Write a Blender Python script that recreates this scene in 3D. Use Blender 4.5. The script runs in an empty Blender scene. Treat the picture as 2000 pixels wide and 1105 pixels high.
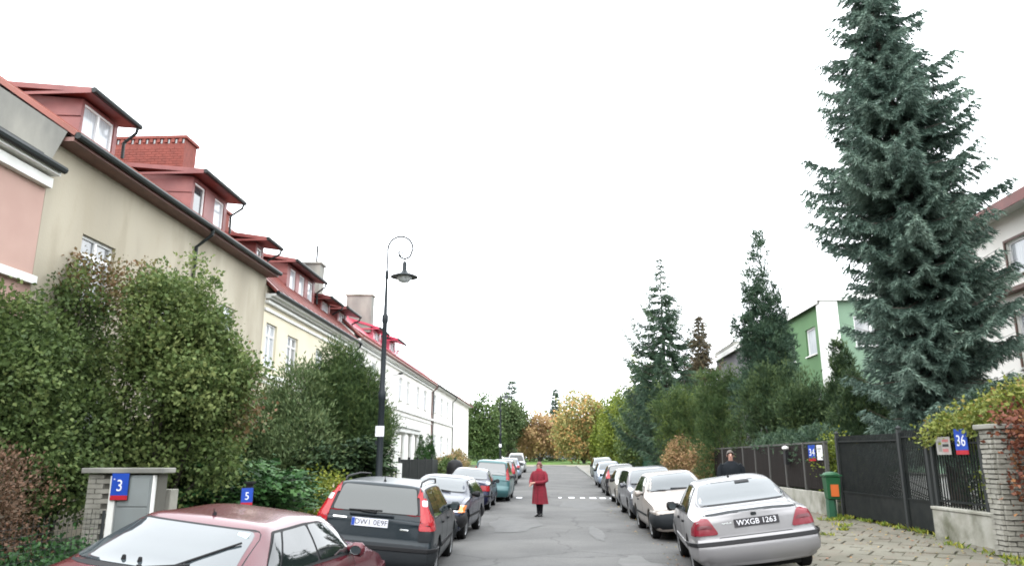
import bpy, bmesh, math, random
import numpy as np
from mathutils import Vector, Matrix, Euler
from mathutils.bvhtree import BVHTree

C = bpy.data.collections.new('scene'); bpy.context.scene.collection.children.link(C)
S = bpy.context.scene
R = math.radians
random.seed(4); RNG = np.random.default_rng(4)

# ---------------------------------------------------------------- camera, sky, light, exposure
EYE = 1.78
cam = bpy.data.cameras.new('camera'); cam_o = bpy.data.objects.new('camera', cam); C.objects.link(cam_o)
cam.sensor_width = 36.0; cam.lens = 1440.0 / 2000.0 * 36.0
cam_o.location = (0, 0, EYE); cam_o.rotation_euler = (R(90 + 13.398), 0, R(2.90))
cam.clip_start = 0.1; cam.clip_end = 3000
S.camera = cam_o

W = bpy.data.worlds.new('World'); S.world = W; W.use_nodes = True
nt = W.node_tree; bg = nt.nodes['Background']
sky = nt.nodes.new('ShaderNodeTexSky'); sky.sky_type = 'NISHITA'; sky.sun_disc = False
sky.sun_elevation = R(50); sky.sun_rotation = R(150)
hs = nt.nodes.new('ShaderNodeHueSaturation'); hs.inputs['Saturation'].default_value = 0.1
cloud = nt.nodes.new('ShaderNodeMix'); cloud.data_type = 'RGBA'; cloud.inputs[0].default_value = 0.9
cloud.inputs[7].default_value = (14.1, 14.7, 15.3, 1)          # even overcast layer
nt.links.new(sky.outputs[0], hs.inputs['Color']); nt.links.new(hs.outputs[0], cloud.inputs[6])
nt.links.new(cloud.outputs[2], bg.inputs['Color']); bg.inputs['Strength'].default_value = 0.12

sun = bpy.data.lights.new('sun', 'SUN'); sun.energy = 1.0; sun.angle = R(75); sun.color = (1, .97, .92)
sun_o = bpy.data.objects.new('sun', sun); C.objects.link(sun_o)
sun_o.rotation_euler = (R(40), 0, R(150 - 180))
S.view_settings.view_transform = 'Standard'; S.view_settings.look = 'None'
S.view_settings.gamma = 1; S.view_settings.use_curve_mapping = False
S.view_settings.exposure = 1.5

# ---------------------------------------------------------------- object helpers
def gz(y):                                   # the street rises gently far away
    return 0.0 if y < 32 else (0.016 * (y - 32) ** 2 / 16 if y < 40 else 0.016 * (min(y, 125) - 36))

def tag(o, label=None, cat=None, group=None, kind=None):
    if label: o['label'] = label
    if cat: o['category'] = cat
    if group: o['group'] = group
    if kind: o['kind'] = kind
    return o

def thing(name, label, cat, loc=(0, 0, 0), rz=0, group=None):
    o = bpy.data.objects.new(name, None); C.objects.link(o)
    o.empty_display_size = .2
    o.location = loc; o.rotation_euler = (0, 0, rz)
    return tag(o, label, cat, group)

def world_of(o):
    m = Matrix.LocRotScale(o.location, o.rotation_euler, None)
    return world_of(o.parent) @ m if o.parent else m

class MB:
    """collects faces, becomes ONE mesh object; world=True: coordinates given in world space"""
    def __init__(s, fr=None):
        s.v = []; s.f = []; s.fr = fr
    def pt(s, p):
        if s.fr:
            O, A, N = s.fr
            return (O[0] + A[0] * p[0] + N[0] * p[1], O[1] + A[1] * p[0] + N[1] * p[1], O[2] + p[2])
        return tuple(p)
    def add(s, vs, fs):
        n = len(s.v); s.v += [s.pt(p) for p in vs]; s.f += [tuple(i + n for i in f) for f in fs]
    def quad(s, a, b, c, d): s.add([a, b, c, d], [(0, 1, 2, 3)])
    def box(s, x0, x1, y0, y1, z0, z1, taper=0):
        t = taper
        vs = [(x0, y0, z0), (x1, y0, z0), (x1, y1, z0), (x0, y1, z0), (x0 + t, y0 + t, z1), (x1 - t, y0 + t, z1), (x1 - t, y1 - t, z1), (x0 + t, y1 - t, z1)]
        s.add(vs, [(0, 3, 2, 1), (4, 5, 6, 7), (0, 1, 5, 4), (1, 2, 6, 5), (2, 3, 7, 6), (3, 0, 4, 7)])
    def rbox(s, x0, x1, y0, y1, z0, z1, ang, c=None):
        b = MB(); b.box(x0, x1, y0, y1, z0, z1)
        cx, cy = c or ((x0 + x1) / 2, (y0 + y1) / 2); ca, sa = math.cos(ang), math.sin(ang)
        s.add([(cx + (x - cx) * ca - (y - cy) * sa, cy + (x - cx) * sa + (y - cy) * ca, z) for x, y, z in b.v], b.f)
    def tube(s, pts, r, n=8, cap=True):
        pts = [Vector(p) for p in pts]; m = len(pts)
        rs = r if isinstance(r, (list, tuple)) else [r] * m
        vs = []; prev = None
        for i, p in enumerate(pts):
            d = (pts[min(i + 1, m - 1)] - pts[max(i - 1, 0)]).normalized()
            a = (prev if prev is not None else (Vector((1, 0, 0)) if abs(d.x) < .8 else Vector((0, 1, 0))))
            a = (a - d * a.dot(d)).normalized(); b = d.cross(a); prev = a
            for k in range(n):
                t = 2 * math.pi * k / n
                vs.append(p + a * (rs[i] * math.cos(t)) + b * (rs[i] * math.sin(t)))
        fs = []
        for i in range(m - 1):
            for k in range(n):
                k2 = (k + 1) % n
                fs.append((i * n + k, i * n + k2, (i + 1) * n + k2, (i + 1) * n + k))
        if cap: fs += [tuple(range(n - 1, -1, -1)), tuple(range((m - 1) * n, m * n))]
        s.add([tuple(v) for v in vs], fs)
    def lathe(s, prof, c=(0, 0, 0), n=16, axis='z', k=1):
        vs = []; m = len(prof)
        for r, h in prof:
            for i in range(n):
                t = 2 * math.pi * i / n; a, b = r * math.cos(t), r * math.sin(t)
                p = (a, b, h) if axis == 'z' else (h, a, b)
                vs.append((c[0] + p[0], c[1] + p[1], c[2] + p[2]))
        fs = [(j * n + i, j * n + (i + 1) % n, (j + 1) * n + (i + 1) % n, (j + 1) * n + i) for j in range(m - 1) for i in range(n)]
        s.add(vs, fs)
    def grid(s, rows, close=False):
        m = len(rows[0]); vs = [p for r in rows for p in r]
        fs = [(j * m + i, j * m + i + 1, (j + 1) * m + i + 1, (j + 1) * m + i) for j in range(len(rows) - 1) for i in range(m - 1)]
        s.add(vs, fs)
    def build(s, name, mat, parent=None, world=True, smooth=False, bevel=0):
        me = bpy.data.meshes.new(name)
        vs = s.v
        if world and parent is not None:
            inv = world_of(parent).inverted(); vs = [tuple(inv @ Vector(p)) for p in vs]
        me.from_pydata(vs, [], s.f); me.validate(); me.update()
        return link_mesh(name, me, mat, parent, smooth, bevel)

def link_mesh(name, me, mat, parent=None, smooth=False, bevel=0):
    bm = bmesh.new(); bm.from_mesh(me)
    if len(me.polygons) < 60000: bmesh.ops.recalc_face_normals(bm, faces=bm.faces)
    if bevel:
        es = [e for e in bm.edges if len(e.link_faces) == 2 and e.calc_face_angle(0) > .5]
        bmesh.ops.bevel(bm, geom=es, offset=bevel, segments=1, affect='EDGES', clamp_overlap=True)
    bm.to_mesh(me); bm.free()
    if smooth:
        me.polygons.foreach_set('use_smooth', [True] * len(me.polygons))
        try: me.set_sharp_from_angle(angle=R(38))
        except Exception: pass
    o = bpy.data.objects.new(name, me); C.objects.link(o)
    if mat: me.materials.append(mat)
    if parent is not None: o.parent = parent
    return o

def struct(name, mb, mat, label=None, smooth=False):
    o = mb.build(name, mat, smooth=smooth); o['kind'] = 'structure'
    if label: o['label'] = label
    return o

def piece(name, me, parent, loc=(0, 0, 0), rot=(0, 0, 0), scale=(1, 1, 1)):
    o = bpy.data.objects.new(name, me); C.objects.link(o); o.parent = parent
    o.location = loc; o.rotation_euler = rot; o.scale = scale
    return o

# ---------------------------------------------------------------- materials
MATS = {}
def mat(name, col, rough=.7, col2=None, scale=3.0, bump=0, bscale=None, metal=0, spec=.5, coat=0, ior=None, detail=6, mixlo=.35, mixhi=.65, col3=None, scale3=.4, stretch=(1, 1, 1)):
    if name in MATS: return MATS[name]
    m = bpy.data.materials.new(name); MATS[name] = m; m.use_nodes = True
    n = m.node_tree.nodes; l = m.node_tree.links; p = n['Principled BSDF']
    p.inputs['Roughness'].default_value = rough; p.inputs['Metallic'].default_value = metal
    p.inputs['Specular IOR Level'].default_value = spec; p.inputs['Coat Weight'].default_value = coat
    p.inputs['Coat Roughness'].default_value = .04
    if ior: p.inputs['IOR'].default_value = ior
    p.inputs['Base Color'].default_value = (*col, 1)
    if col2 or bump:
        tc = n.new('ShaderNodeTexCoord'); mp = n.new('ShaderNodeMapping'); mp.inputs['Scale'].default_value = stretch
        geo = n.new('ShaderNodeNewGeometry')
        l.new(geo.outputs['Position'], mp.inputs['Vector'])
    if col2:
        t = n.new('ShaderNodeTexNoise'); t.inputs['Scale'].default_value = scale; t.inputs['Detail'].default_value = detail
        l.new(mp.outputs[0], t.inputs['Vector'])
        mr = n.new('ShaderNodeMapRange'); mr.inputs[1].default_value = mixlo; mr.inputs[2].default_value = mixhi
        l.new(t.outputs['Fac'], mr.inputs[0])
        mx = n.new('ShaderNodeMix'); mx.data_type = 'RGBA'; mx.inputs[6].default_value = (*col, 1); mx.inputs[7].default_value = (*col2, 1)
        l.new(mr.outputs[0], mx.inputs[0]); out = mx.outputs[2]
        if col3:
            t3 = n.new('ShaderNodeTexNoise'); t3.inputs['Scale'].default_value = scale3; t3.inputs['Detail'].default_value = 8
            l.new(mp.outputs[0], t3.inputs['Vector'])
            m3 = n.new('ShaderNodeMapRange'); m3.inputs[1].default_value = .5; m3.inputs[2].default_value = .68
            l.new(t3.outputs['Fac'], m3.inputs[0])
            mx3 = n.new('ShaderNodeMix'); mx3.data_type = 'RGBA'; mx3.inputs[7].default_value = (*col3, 1)
            l.new(m3.outputs[0], mx3.inputs[0]); l.new(out, mx3.inputs[6]); out = mx3.outputs[2]
        l.new(out, p.inputs['Base Color'])
    if bump:
        tb = n.new('ShaderNodeTexNoise'); tb.inputs['Scale'].default_value = bscale or scale * 8; tb.inputs['Detail'].default_value = 4
        l.new(mp.outputs[0], tb.inputs['Vector'])
        b = n.new('ShaderNodeBump'); b.inputs['Strength'].default_value = bump; b.inputs['Distance'].default_value = .02
        l.new(tb.outputs['Fac'], b.inputs['Height']); l.new(b.outputs[0], p.inputs['Normal'])
    return m

def leafmat(name, c0, c1, c2, trans=.25, rough=.55):
    if name in MATS: return MATS[name]
    m = bpy.data.materials.new(name); MATS[name] = m; m.use_nodes = True
    n = m.node_tree.nodes; l = m.node_tree.links; p = n['Principled BSDF']
    c0, c1, c2 = [tuple(v * 1.22 for v in c) for c in (c0, c1, c2)]
    p.inputs['Roughness'].default_value = rough; p.inputs['Specular IOR Level'].default_value = .2
    a = n.new('ShaderNodeAttribute'); a.attribute_name = 'tint'
    r = n.new('ShaderNodeValToRGB'); e = r.color_ramp.elements
    e[0].position = .15; e[0].color = (*c0, 1); e[1].position = .9; e[1].color = (*c2, 1)
    k = e.new(.5); k.color = (*c1, 1)
    l.new(a.outputs['Fac'], r.inputs[0]); l.new(r.outputs[0], p.inputs['Base Color'])
    tr = n.new('ShaderNodeBsdfTranslucent'); l.new(r.outputs[0], tr.inputs['Color'])
    mx = n.new('ShaderNodeMixShader'); mx.inputs[0].default_value = trans
    l.new(p.outputs[0], mx.inputs[1]); l.new(tr.outputs[0], mx.inputs[2])
    l.new(mx.outputs[0], n['Material Output'].inputs['Surface'])
    return m

def asphalt_mat():
    m = mat('asphalt', (.062, .0615, .060), .9, (.085, .084, .082), .55, bump=.35, bscale=60, detail=9, col3=(.10, .098, .094), scale3=.23, spec=.25)
    n = m.node_tree.nodes; l = m.node_tree.links; p = n['Principled BSDF']
    src = p.inputs['Base Color'].links[0].from_socket
    geo = n.new('ShaderNodeNewGeometry')
    g = n.new('ShaderNodeTexNoise'); g.inputs['Scale'].default_value = 45; g.inputs['Detail'].default_value = 2
    l.new(geo.outputs['Position'], g.inputs['Vector'])
    mr = n.new('ShaderNodeMapRange'); mr.inputs[1].default_value = .3; mr.inputs[2].default_value = .7; mr.inputs[3].default_value = .8; mr.inputs[4].default_value = 1.2
    l.new(g.outputs['Fac'], mr.inputs[0])
    mul = n.new('ShaderNodeMix'); mul.data_type = 'RGBA'; mul.blend_type = 'MULTIPLY'; mul.inputs[0].default_value = 1
    l.new(src, mul.inputs[6]); l.new(mr.outputs[0], mul.inputs[7])
    vo = n.new('ShaderNodeTexVoronoi'); vo.feature = 'DISTANCE_TO_EDGE'; vo.inputs['Scale'].default_value = .33
    wp = n.new('ShaderNodeVectorMath'); wp.operation = 'MULTIPLY_ADD'
    nz = n.new('ShaderNodeTexNoise'); nz.inputs['Scale'].default_value = 1.3; nz.inputs['Detail'].default_value = 6
    l.new(geo.outputs['Position'], nz.inputs['Vector'])
    l.new(nz.outputs['Color'], wp.inputs[0]); wp.inputs[1].default_value = (.9, .9, 0); l.new(geo.outputs['Position'], wp.inputs[2])
    l.new(wp.outputs[0], vo.inputs['Vector'])
    cr = n.new('ShaderNodeMapRange'); cr.inputs[1].default_value = .0; cr.inputs[2].default_value = .014; cr.inputs[3].default_value = .62; cr.inputs[4].default_value = 1
    l.new(vo.outputs['Distance'], cr.inputs[0])
    m2 = n.new('ShaderNodeMix'); m2.data_type = 'RGBA'; m2.blend_type = 'MULTIPLY'; m2.inputs[0].default_value = 1
    l.new(mul.outputs[2], m2.inputs[6]); l.new(cr.outputs[0], m2.inputs[7])
    l.new(m2.outputs[2], p.inputs['Base Color'])
    return m

M_asph = asphalt_mat()
M_patch = mat('asphalt_patch', (.060, .060, .059), .9, (.078, .077, .075), 3, bump=.3, bscale=70)
M_patch2 = mat('asphalt_patch_pale', (.088, .087, .084), .9, (.072, .071, .069), 3, bump=.3, bscale=70)
M_kerb = mat('kerb_concrete', (.16, .157, .147), .9, (.11, .11, .1), 2.5, bump=.3)
M_pave = mat('pavement_concrete', (.15, .143, .125), .9, (.11, .105, .09), 1.3, bump=.3, bscale=25, col3=(.08, .078, .057))
M_slab = mat('slab_concrete', (.135, .128, .102), .92, (.092, .086, .066), .8, bump=.5, bscale=18, col3=(.115, .10, .078), scale3=2.2, spec=.25)
M_joint = mat('joint_soil', (.10, .093, .066), 1, (.07, .08, .04), 3)
M_grass = mat('grass_base', (.07, .11, .03), .95, (.045, .085, .02), 2, bump=.5, bscale=30)
M_lawn = mat('lawn', (.07, .15, .014), .95, (.055, .12, .012), .6, bump=.4, bscale=12)
M_soil = mat('soil', (.05, .05, .03), 1, (.035, .055, .02), 1.5, bump=.5, bscale=20)
M_sand = mat('sandy_verge', (.2, .185, .14), 1, (.15, .14, .1), 1.2, bump=.3)
M_beige = mat('render_beige', (.285, .252, .19), .92, (.40, .362, .285), 1.1, bump=.3, bscale=40, col3=(.225, .198, .15), scale3=.55, stretch=(1, 1.2, .35))
M_pink = mat('render_pink', (.37, .245, .205), .92, (.34, .22, .185), 1.3, bump=.1, bscale=40)
M_yel = mat('render_cream', (.60, .545, .42), .92, (.55, .495, .37), .8, bump=.1, bscale=40)
M_white = mat('render_white', (.74, .72, .68), .9, (.66, .64, .60), .6, bump=.1, bscale=40)
M_trimw = mat('trim_white', (.68, .68, .66), .8, (.6, .6, .57), 2)
M_grn = mat('render_green', (.14, .215, .15), .9, (.125, .195, .135), .7, bump=.1, bscale=30)
M_grn2 = mat('render_green_bright', (.08, .165, .07), .9, (.07, .145, .062), .7, bump=.1, bscale=30)
M_grey = mat('render_grey', (.17, .165, .18), .9, (.15, .145, .155), .7)
M_conc = mat('concrete_old', (.215, .21, .185), .95, (.12, .12, .11), 1.4, bump=.3, stretch=(1, 1, .4))
M_plinth = mat('plinth_render', (.30, .295, .26), .95, (.2, .195, .16), 2.4, bump=.35, bscale=18, col3=(.09, .09, .06), scale3=1.6)
M_redsheet = mat('red_sheet_metal', (.12, .022, .020), .5, (.20, .055, .048), 1.2, spec=.5)
M_redroof = mat('red_roof', (.17, .036, .026), .55, (.105, .024, .018), 1.4, bump=.1)
M_orroof = mat('orange_red_roof', (.20, .042, .022), .5, (.16, .034, .017), 1.4)
M_pinkroof = mat('crimson_roof', (.36, .024, .06), .35, (.30, .02, .05), .8)
M_darkroof = mat('dark_roof', (.03, .032, .033), .7, (.05, .05, .05), 2)
M_gutter = mat('gutter_dark', (.010, .014, .014), .5, spec=.25)
M_soffit = mat('soffit_brown', (.16, .075, .06), .6, (.12, .06, .05), 3)
M_frame = mat('window_frame_white', (.7, .7, .7), .4)
M_brown = mat('frame_brown', (.10, .05, .035), .6)
M_wglass = mat('window_glass', (.10, .11, .12), .06, (.22, .22, .22), 1.7, spec=.8, ior=1.55, detail=2)
M_curt = mat('window_glass_curtain', (.42, .44, .46), .12, (.32, .34, .36), 6, spec=.7, detail=1, stretch=(6, 6, .3))
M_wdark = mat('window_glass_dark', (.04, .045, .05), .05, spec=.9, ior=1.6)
M_brick = mat('brick_red', (.17, .042, .03), .9, (.13, .032, .023), 6, bump=.3)
M_brickpale = mat('brick_silicate', (.25, .242, .21), .95, (.17, .165, .14), 3, bump=.35, bscale=30)
M_mortar = mat('mortar', (.075, .072, .06), 1)
M_iron = mat('iron_dark', (.008, .010, .010), .65, (.014, .016, .015), 5, spec=.12)
M_irongrey = mat('iron_grey', (.022, .025, .025), .6, spec=.2)
M_brownwood = mat('fence_brown', (.009, .007, .006), .8, (.013, .010, .009), 3, spec=.1, stretch=(3, 3, .4))
M_fpost = mat('fence_post_grey', (.05, .049, .045), .7)
M_green = mat('green_paint', (.01, .065, .032), .5, (.01, .055, .028), 3)
M_greenbin = mat('green_plastic', (.009, .06, .022), .5, spec=.3)
M_orange = mat('orange_label', (.42, .09, .015), .5)
M_blue = mat('sign_blue', (.012, .05, .30), .4, spec=.3)
M_red = mat('sign_red', (.32, .015, .025), .4, spec=.3)
M_signw = mat('sign_white', (.62, .62, .65), .4)
M_signgrey = mat('sign_grey', (.28, .27, .25), .5, (.22, .21, .2), 12)
M_signred = mat('sign_faded_red', (.32, .1, .1), .5)
M_boxgrey = mat('metal_cabinet_grey', (.17, .19, .19), .45, (.15, .165, .165), 2)
M_tyre = mat('tyre', (.010, .010, .010), .9, spec=.15)
M_rim = mat('rim_silver', (.18, .185, .19), .45, metal=.5)
M_rimd = mat('rim_dark', (.012, .012, .012), .7, spec=.2)
M_cglass = mat('car_glass', (.008, .011, .011), .03, spec=.5, ior=1.5)
M_cglass2 = mat('car_glass_coated', (.03, .038, .042), .03, spec=.5, ior=1.85)
M_tailk = mat('tail_dark_red', (.13, .008, .016), .25, spec=.4)
M_cglassm = mat('car_glass_mid', (.014, .02, .02), .03, spec=.5, ior=1.6)
M_btrim = mat('black_trim', (.008, .008, .009), .6, spec=.2)
M_gtrim = mat('grey_plastic', (.013, .015, .017), .7, spec=.15)
M_chrome = mat('chrome', (.6, .6, .6), .15, metal=1)
M_tail = mat('tail_red', (.24, .006, .010), .2, spec=.4)
M_taild = mat('tail_smoked', (.08, .015, .02), .2, spec=.4)
M_clear = mat('lamp_clear', (.5, .52, .55), .12, spec=.9, metal=.3)
M_amber = mat('lamp_amber', (.65, .17, .02), .2, spec=.7)
M_bark = mat('bark', (.06, .05, .04), .95, (.035, .03, .025), 8, bump=.5)
M_skin = mat('skin', (.36, .20, .155), .6)
M_hair = mat('hair_auburn', (.09, .025, .015), .6)
M_hair2 = mat('hair_dark', (.06, .045, .035), .6)
M_coat = mat('red_wool', (.15, .007, .018), .95, (.12, .006, .014), 12, bump=.3)
M_black = mat('black_cloth', (.007, .007, .009), .85, spec=.1)
M_jack = mat('black_jacket', (.007, .009, .011), .85, (.011, .013, .016), 8, spec=.1)
M_shoe = mat('black_leather', (.01, .01, .01), .3)
M_lamp = mat('lamp_paint', (.012, .016, .019), .5, spec=.2)
M_lampglass = mat('lamp_glass', (.45, .47, .48), .1, spec=.9)
M_plate = mat('plate_white', (.55, .56, .62), .4)
M_ptext = mat('plate_ink', (.015, .015, .02), .5)
def paint(name, col, metal=.25, rough=.28):
    return mat('paint_' + name, tuple(v * .62 for v in col), rough, metal=metal * .6, coat=.35 if max(col) > .1 else .12, spec=.35 if max(col) > .1 else .2)

# ---------------------------------------------------------------- foliage
def leaf_mesh(name, P, D, N, L, Wd, tint, m, parent, kind='leaf'):
    n = len(P)
    D = D / np.linalg.norm(D, axis=1, keepdims=True)
    Sd = np.cross(D, N); Sd /= np.linalg.norm(Sd, axis=1, keepdims=True) + 1e-9
    Nn = np.cross(Sd, D)
    if kind == 'leaf':
        T = np.array([(0, 0, 0), (.45, .5, .12), (1, 0, -.06), (.45, -.5, .12)]); F = [(0, 1, 2), (0, 2, 3)]
    elif kind == 'tuft':
        T = []; F = []
        for k in range(5):
            a = 2 * math.pi * k / 5 + .3; c, s_ = math.cos(a), math.sin(a)
            o = len(T); T += [(0, .12 * s_, -.12 * c), (0.1, -.12 * s_, .12 * c), (.75 + .25 * (k % 2), .5 * c, .5 * s_)]
            F.append((o, o + 1, o + 2))
        T = np.array(T)
    else:                                                         # flat spray
        T = np.array([(0, 0, 0), (.35, .5, 0), (.5, .12, .02), (.8, .4, -.05), (1, 0, -.1), (.8, -.4, -.05), (.5, -.12, .02), (.35, -.5, 0)])
        F = [(0, 1, 2), (2, 3, 4), (2, 4, 6), (0, 2, 6), (4, 5, 6), (0, 6, 7)]
    L = np.broadcast_to(L, (n,)); Wd = np.broadcast_to(Wd, (n,))
    V = (P[:, None, :] + D[:, None, :] * (T[None, :, 0:1] * L[:, None, None]) + Sd[:, None, :] * (T[None, :, 1:2] * Wd[:, None, None])
         + Nn[:, None, :] * (T[None, :, 2:3] * Wd[:, None, None]))
    k = len(T); V = V.reshape(-1, 3)
    Fa = np.array(F); FF = (Fa[None] + (np.arange(n) * k)[:, None, None]).reshape(-1, 3)
    me = bpy.data.meshes.new(name)
    me.vertices.add(len(V)); me.vertices.foreach_set('co', V.astype(np.float32).ravel())
    me.loops.add(FF.size); me.loops.foreach_set('vertex_index', FF.astype(np.int32).ravel())
    me.polygons.add(len(FF)); me.polygons.foreach_set('loop_start', np.arange(0, FF.size, 3, dtype=np.int32))
    me.update(calc_edges=True)
    at = me.attributes.new('tint', 'FLOAT', 'POINT')
    at.data.foreach_set('value', np.repeat(np.clip(tint, 0, 1), k).astype(np.float32))
    me.materials.append(m)
    o = bpy.data.objects.new(name, me); C.objects.link(o)
    if parent is not None: o.parent = parent
    return o

def unit(n):
    v = RNG.normal(size=(n, 3)); return v / np.linalg.norm(v, axis=1, keepdims=True)

def lobe_points(lobes, n, clump=12, spread=.14, shell=.75, lump=.22):
    """clumped points in a union of bumpy ellipsoids; returns P, outward dirs, clump tint"""
    vol = np.array([l[3] * l[4] * l[5] for l in lobes]) ** .7; vol /= vol.sum()
    nc = max(1, n // clump); P = []; O = []; T = []
    for l, w in zip(lobes, vol):
        m = max(1, int(nc * w)); d = unit(m)
        ph = RNG.uniform(0, 6.28, 6); fr = RNG.uniform(2.5, 6.5, (6, 3))
        bump = sum(np.sin(d @ fr[i] + ph[i]) for i in range(6)) / 3
        rr = np.where(RNG.random(m) < shell, 1 - np.abs(RNG.normal(0, .13, m)), RNG.random(m) ** .5)
        rr = rr * (1 + lump * bump)
        p = d * rr[:, None] * np.array(l[3:6]) + np.array(l[0:3])
        P.append(p); O.append(d); T.append(RNG.normal(0, .16, m) + .1 * bump)
    P = np.vstack(P); O = np.vstack(O); T = np.concatenate(T)
    P = np.repeat(P, clump, 0); O = np.repeat(O, clump, 0); T = np.repeat(T, clump)
    P = P + RNG.normal(0, spread, P.shape)
    return P, O, T

def limbs(mb, base, lobes, r0, k=5):
    for i in range(k):
        l = random.choice(lobes)
        tgt = Vector((l[0] + random.uniform(-.5, .5) * l[3], l[1] + random.uniform(-.5, .5) * l[4], l[2] + random.uniform(-.2, .6) * l[5]))
        b = Vector(base); mid = b.lerp(tgt, .5) + Vector((random.uniform(-.2, .2), random.uniform(-.2, .2), .15))
        mb.tube([b, b.lerp(mid, .5) + Vector((0, 0, .1)), mid, tgt], [r0, r0 * .7, r0 * .45, r0 * .12], 6)

def leafy(name, label, cat, base, lobes, n, m, L=.08, ratio=.7, clump=12, spread=.14, kind='leaf', upw=0, group=None, r0=.07, tint=.5, shell=.75, lump=.22, minz=None, k=6, part='crown', stem='trunk', droop=0):
    """lobes are given in world space"""
    root = thing(name, label, cat, base, 0, group)
    b = np.array(base); lo = [(l[0] - b[0], l[1] - b[1], l[2] - b[2], *l[3:]) for l in lobes]
    P, O, T = lobe_points(lo, n, clump, spread, shell, lump)
    if minz is not None:
        keep = P[:, 2] > minz - b[2]; P, O, T = P[keep], O[keep], T[keep]
    cnt = len(P)
    D = unit(cnt) * .8 + O * .7 + np.array([0, 0, upw]); N = unit(cnt) + np.array([0, 0, .6]) + O * .4
    sz = L * RNG.uniform(.5, 1.45, cnt)
    leaf_mesh(part, P, D, N, sz, sz * ratio, tint + T * .8 + RNG.normal(0, .08, cnt), m, root, kind)
    mb = MB(); limbs(mb, (0, 0, 0), lo, r0, k)
    mb.build(stem, M_bark, root, world=False, smooth=True)
    return root

def spruce(label, base, h, rprof, m, seed, nlev, per, tuft=.22, dens=1.0, droop=.25, clear=.06, group=None, name='spruce_tree', lean=(0, 0), kind='tuft', top=1.0, jit=.25, wr=.62, fan=.34, hang=.28, up=.16, tr=1.0):
    """rprof: list of (height fraction, radius)"""
    rg = np.random.default_rng(seed); rnd = random.Random(seed)
    root = thing(name, label, 'tree', base, 0, group)
    mb = MB(); mb.tube([(0, 0, -.1), (lean[0] * .3, lean[1] * .3, h * .4), (lean[0], lean[1], h * .98)], [(h * .013 + .03) * tr, (h * .009 + .01) * tr, .012 * tr], 8)
    mb.build('trunk', M_bark, root, world=False, smooth=True)
    br = MB(); P = []; D = []; N = []; T = []; Z = []
    fx, rx = [a for a, _ in rprof], [b for _, b in rprof]
    for i in range(nlev):
        fr = clear + (top - clear) * (i / (nlev - 1)) ** .92
        z0 = fr * h; rad = np.interp(fr, fx, rx)
        nb = max(3, int(per * (1 - .45 * fr)))
        off = rnd.random() * 6.28
        for b in range(nb):
            a = off + 6.283 * b / nb + rnd.uniform(-.25, .25)
            Lb = rad * rnd.uniform(1 - jit * 1.3, 1 + jit * .8)
            zb = z0 + rnd.uniform(-.3, .3) * h / nlev
            ct = rnd.gauss(0, .12)
            ca, sa = math.cos(a), math.sin(a); side = np.array([-sa, ca, 0])
            def bp(t):
                zz = zb - droop * Lb * math.sin(min(t, 1) * 2.2) + up * Lb * t ** 3
                return np.array([lean[0] * fr + ca * Lb * t, lean[1] * fr + sa * Lb * t, zz])
            pts = [bp(t) for t in (0, .35, .7, 1)]
            br.tube([tuple(p) for p in pts], [.018 + .012 * Lb, .014 + .006 * Lb, .01, .004], 3, cap=False)
            nbl = max(4, int(Lb * 7.5 * dens))
            for j in range(nbl):
                t = .12 + .88 * (j + rnd.random() * .5) / nbl
                p = bp(t)
                ll = min(fan * Lb * (1.05 - t) + .2, .7) * rnd.uniform(.7, 1.2)
                for sgn in ((-1, 1) if j < nbl - 1 else (0,)):
                    d = np.array([ca, sa, 0]) * (.75 if sgn else 1) + side * sgn * .8 + np.array([0, 0, -hang - droop * .6 + rnd.uniform(-.2, .2)])
                    d /= np.linalg.norm(d)
                    nt_ = max(2, int(ll / (tuft * .42) * dens))
                    for q in range(nt_):
                        s = (q + .2) / nt_
                        pp = p + d * ll * s + np.array([0, 0, -.12 * ll * s * s])
                        P.append(pp); D.append(d + np.array([rnd.gauss(0, .3), rnd.gauss(0, .3), rnd.gauss(0, .22)]))
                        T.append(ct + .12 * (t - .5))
    P = np.array(P); D = np.array(D); T = np.array(T); n = len(P)
    sz = tuft * rg.uniform(.7, 1.3, n)
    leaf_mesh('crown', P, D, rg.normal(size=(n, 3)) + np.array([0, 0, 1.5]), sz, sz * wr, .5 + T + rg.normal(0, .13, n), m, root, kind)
    br.build('branches', M_bark, root, world=False)
    return root

# ---------------------------------------------------------------- setting: ground, road, kerbs, pavements
def strip(name, x0, z0, x1, z1, ya, yb, m, step=4.0, label=None, mid=None, curve=None):
    mb = MB(); ys = np.arange(ya, yb + 1e-6, step); xs = [(x0, z0)] + ([mid] if mid else []) + [(x1, z1)]
    rows = [[(x, float(y), z + gz(y)) for x, z in xs] for y in ys]
    mb.grid(rows)
    return struct(name, mb, m, label)

mb = MB(); ys = [-60, 0, 20, 32] + list(range(34, 128, 6)) + [140, 400, 1500]
mb.grid([[(x, y, gz(y) - .06) for x in (-1500, -300, -60, 60, 300, 1500)] for y in ys]); struct('ground', mb, M_soil)
strip('road', -3.05, -.0, 3.05, 0, -12, 96, M_asph, mid=(0, .035))
KX0, KX1 = -3.05, 3.05
mb = MB()
for a in np.arange(-12, 92, 1.0):
    g0, g1 = gz(a), gz(a + .985)
    mb.add([(KX1, a, g0 - .1), (KX1 + .15, a, g0 - .1), (KX1 + .15, a + .985, g1 - .1), (KX1, a + .985, g1 - .1), (KX1, a, g0 + .11), (KX1 + .15, a, g0 + .12), (KX1 + .15, a + .985, g1 + .12), (KX1, a + .985, g1 + .11)],
           [(0, 3, 2, 1), (4, 5, 6, 7), (0, 1, 5, 4), (1, 2, 6, 5), (2, 3, 7, 6), (3, 0, 4, 7)])
struct('kerb', mb, M_kerb)
mb = MB()
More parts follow.
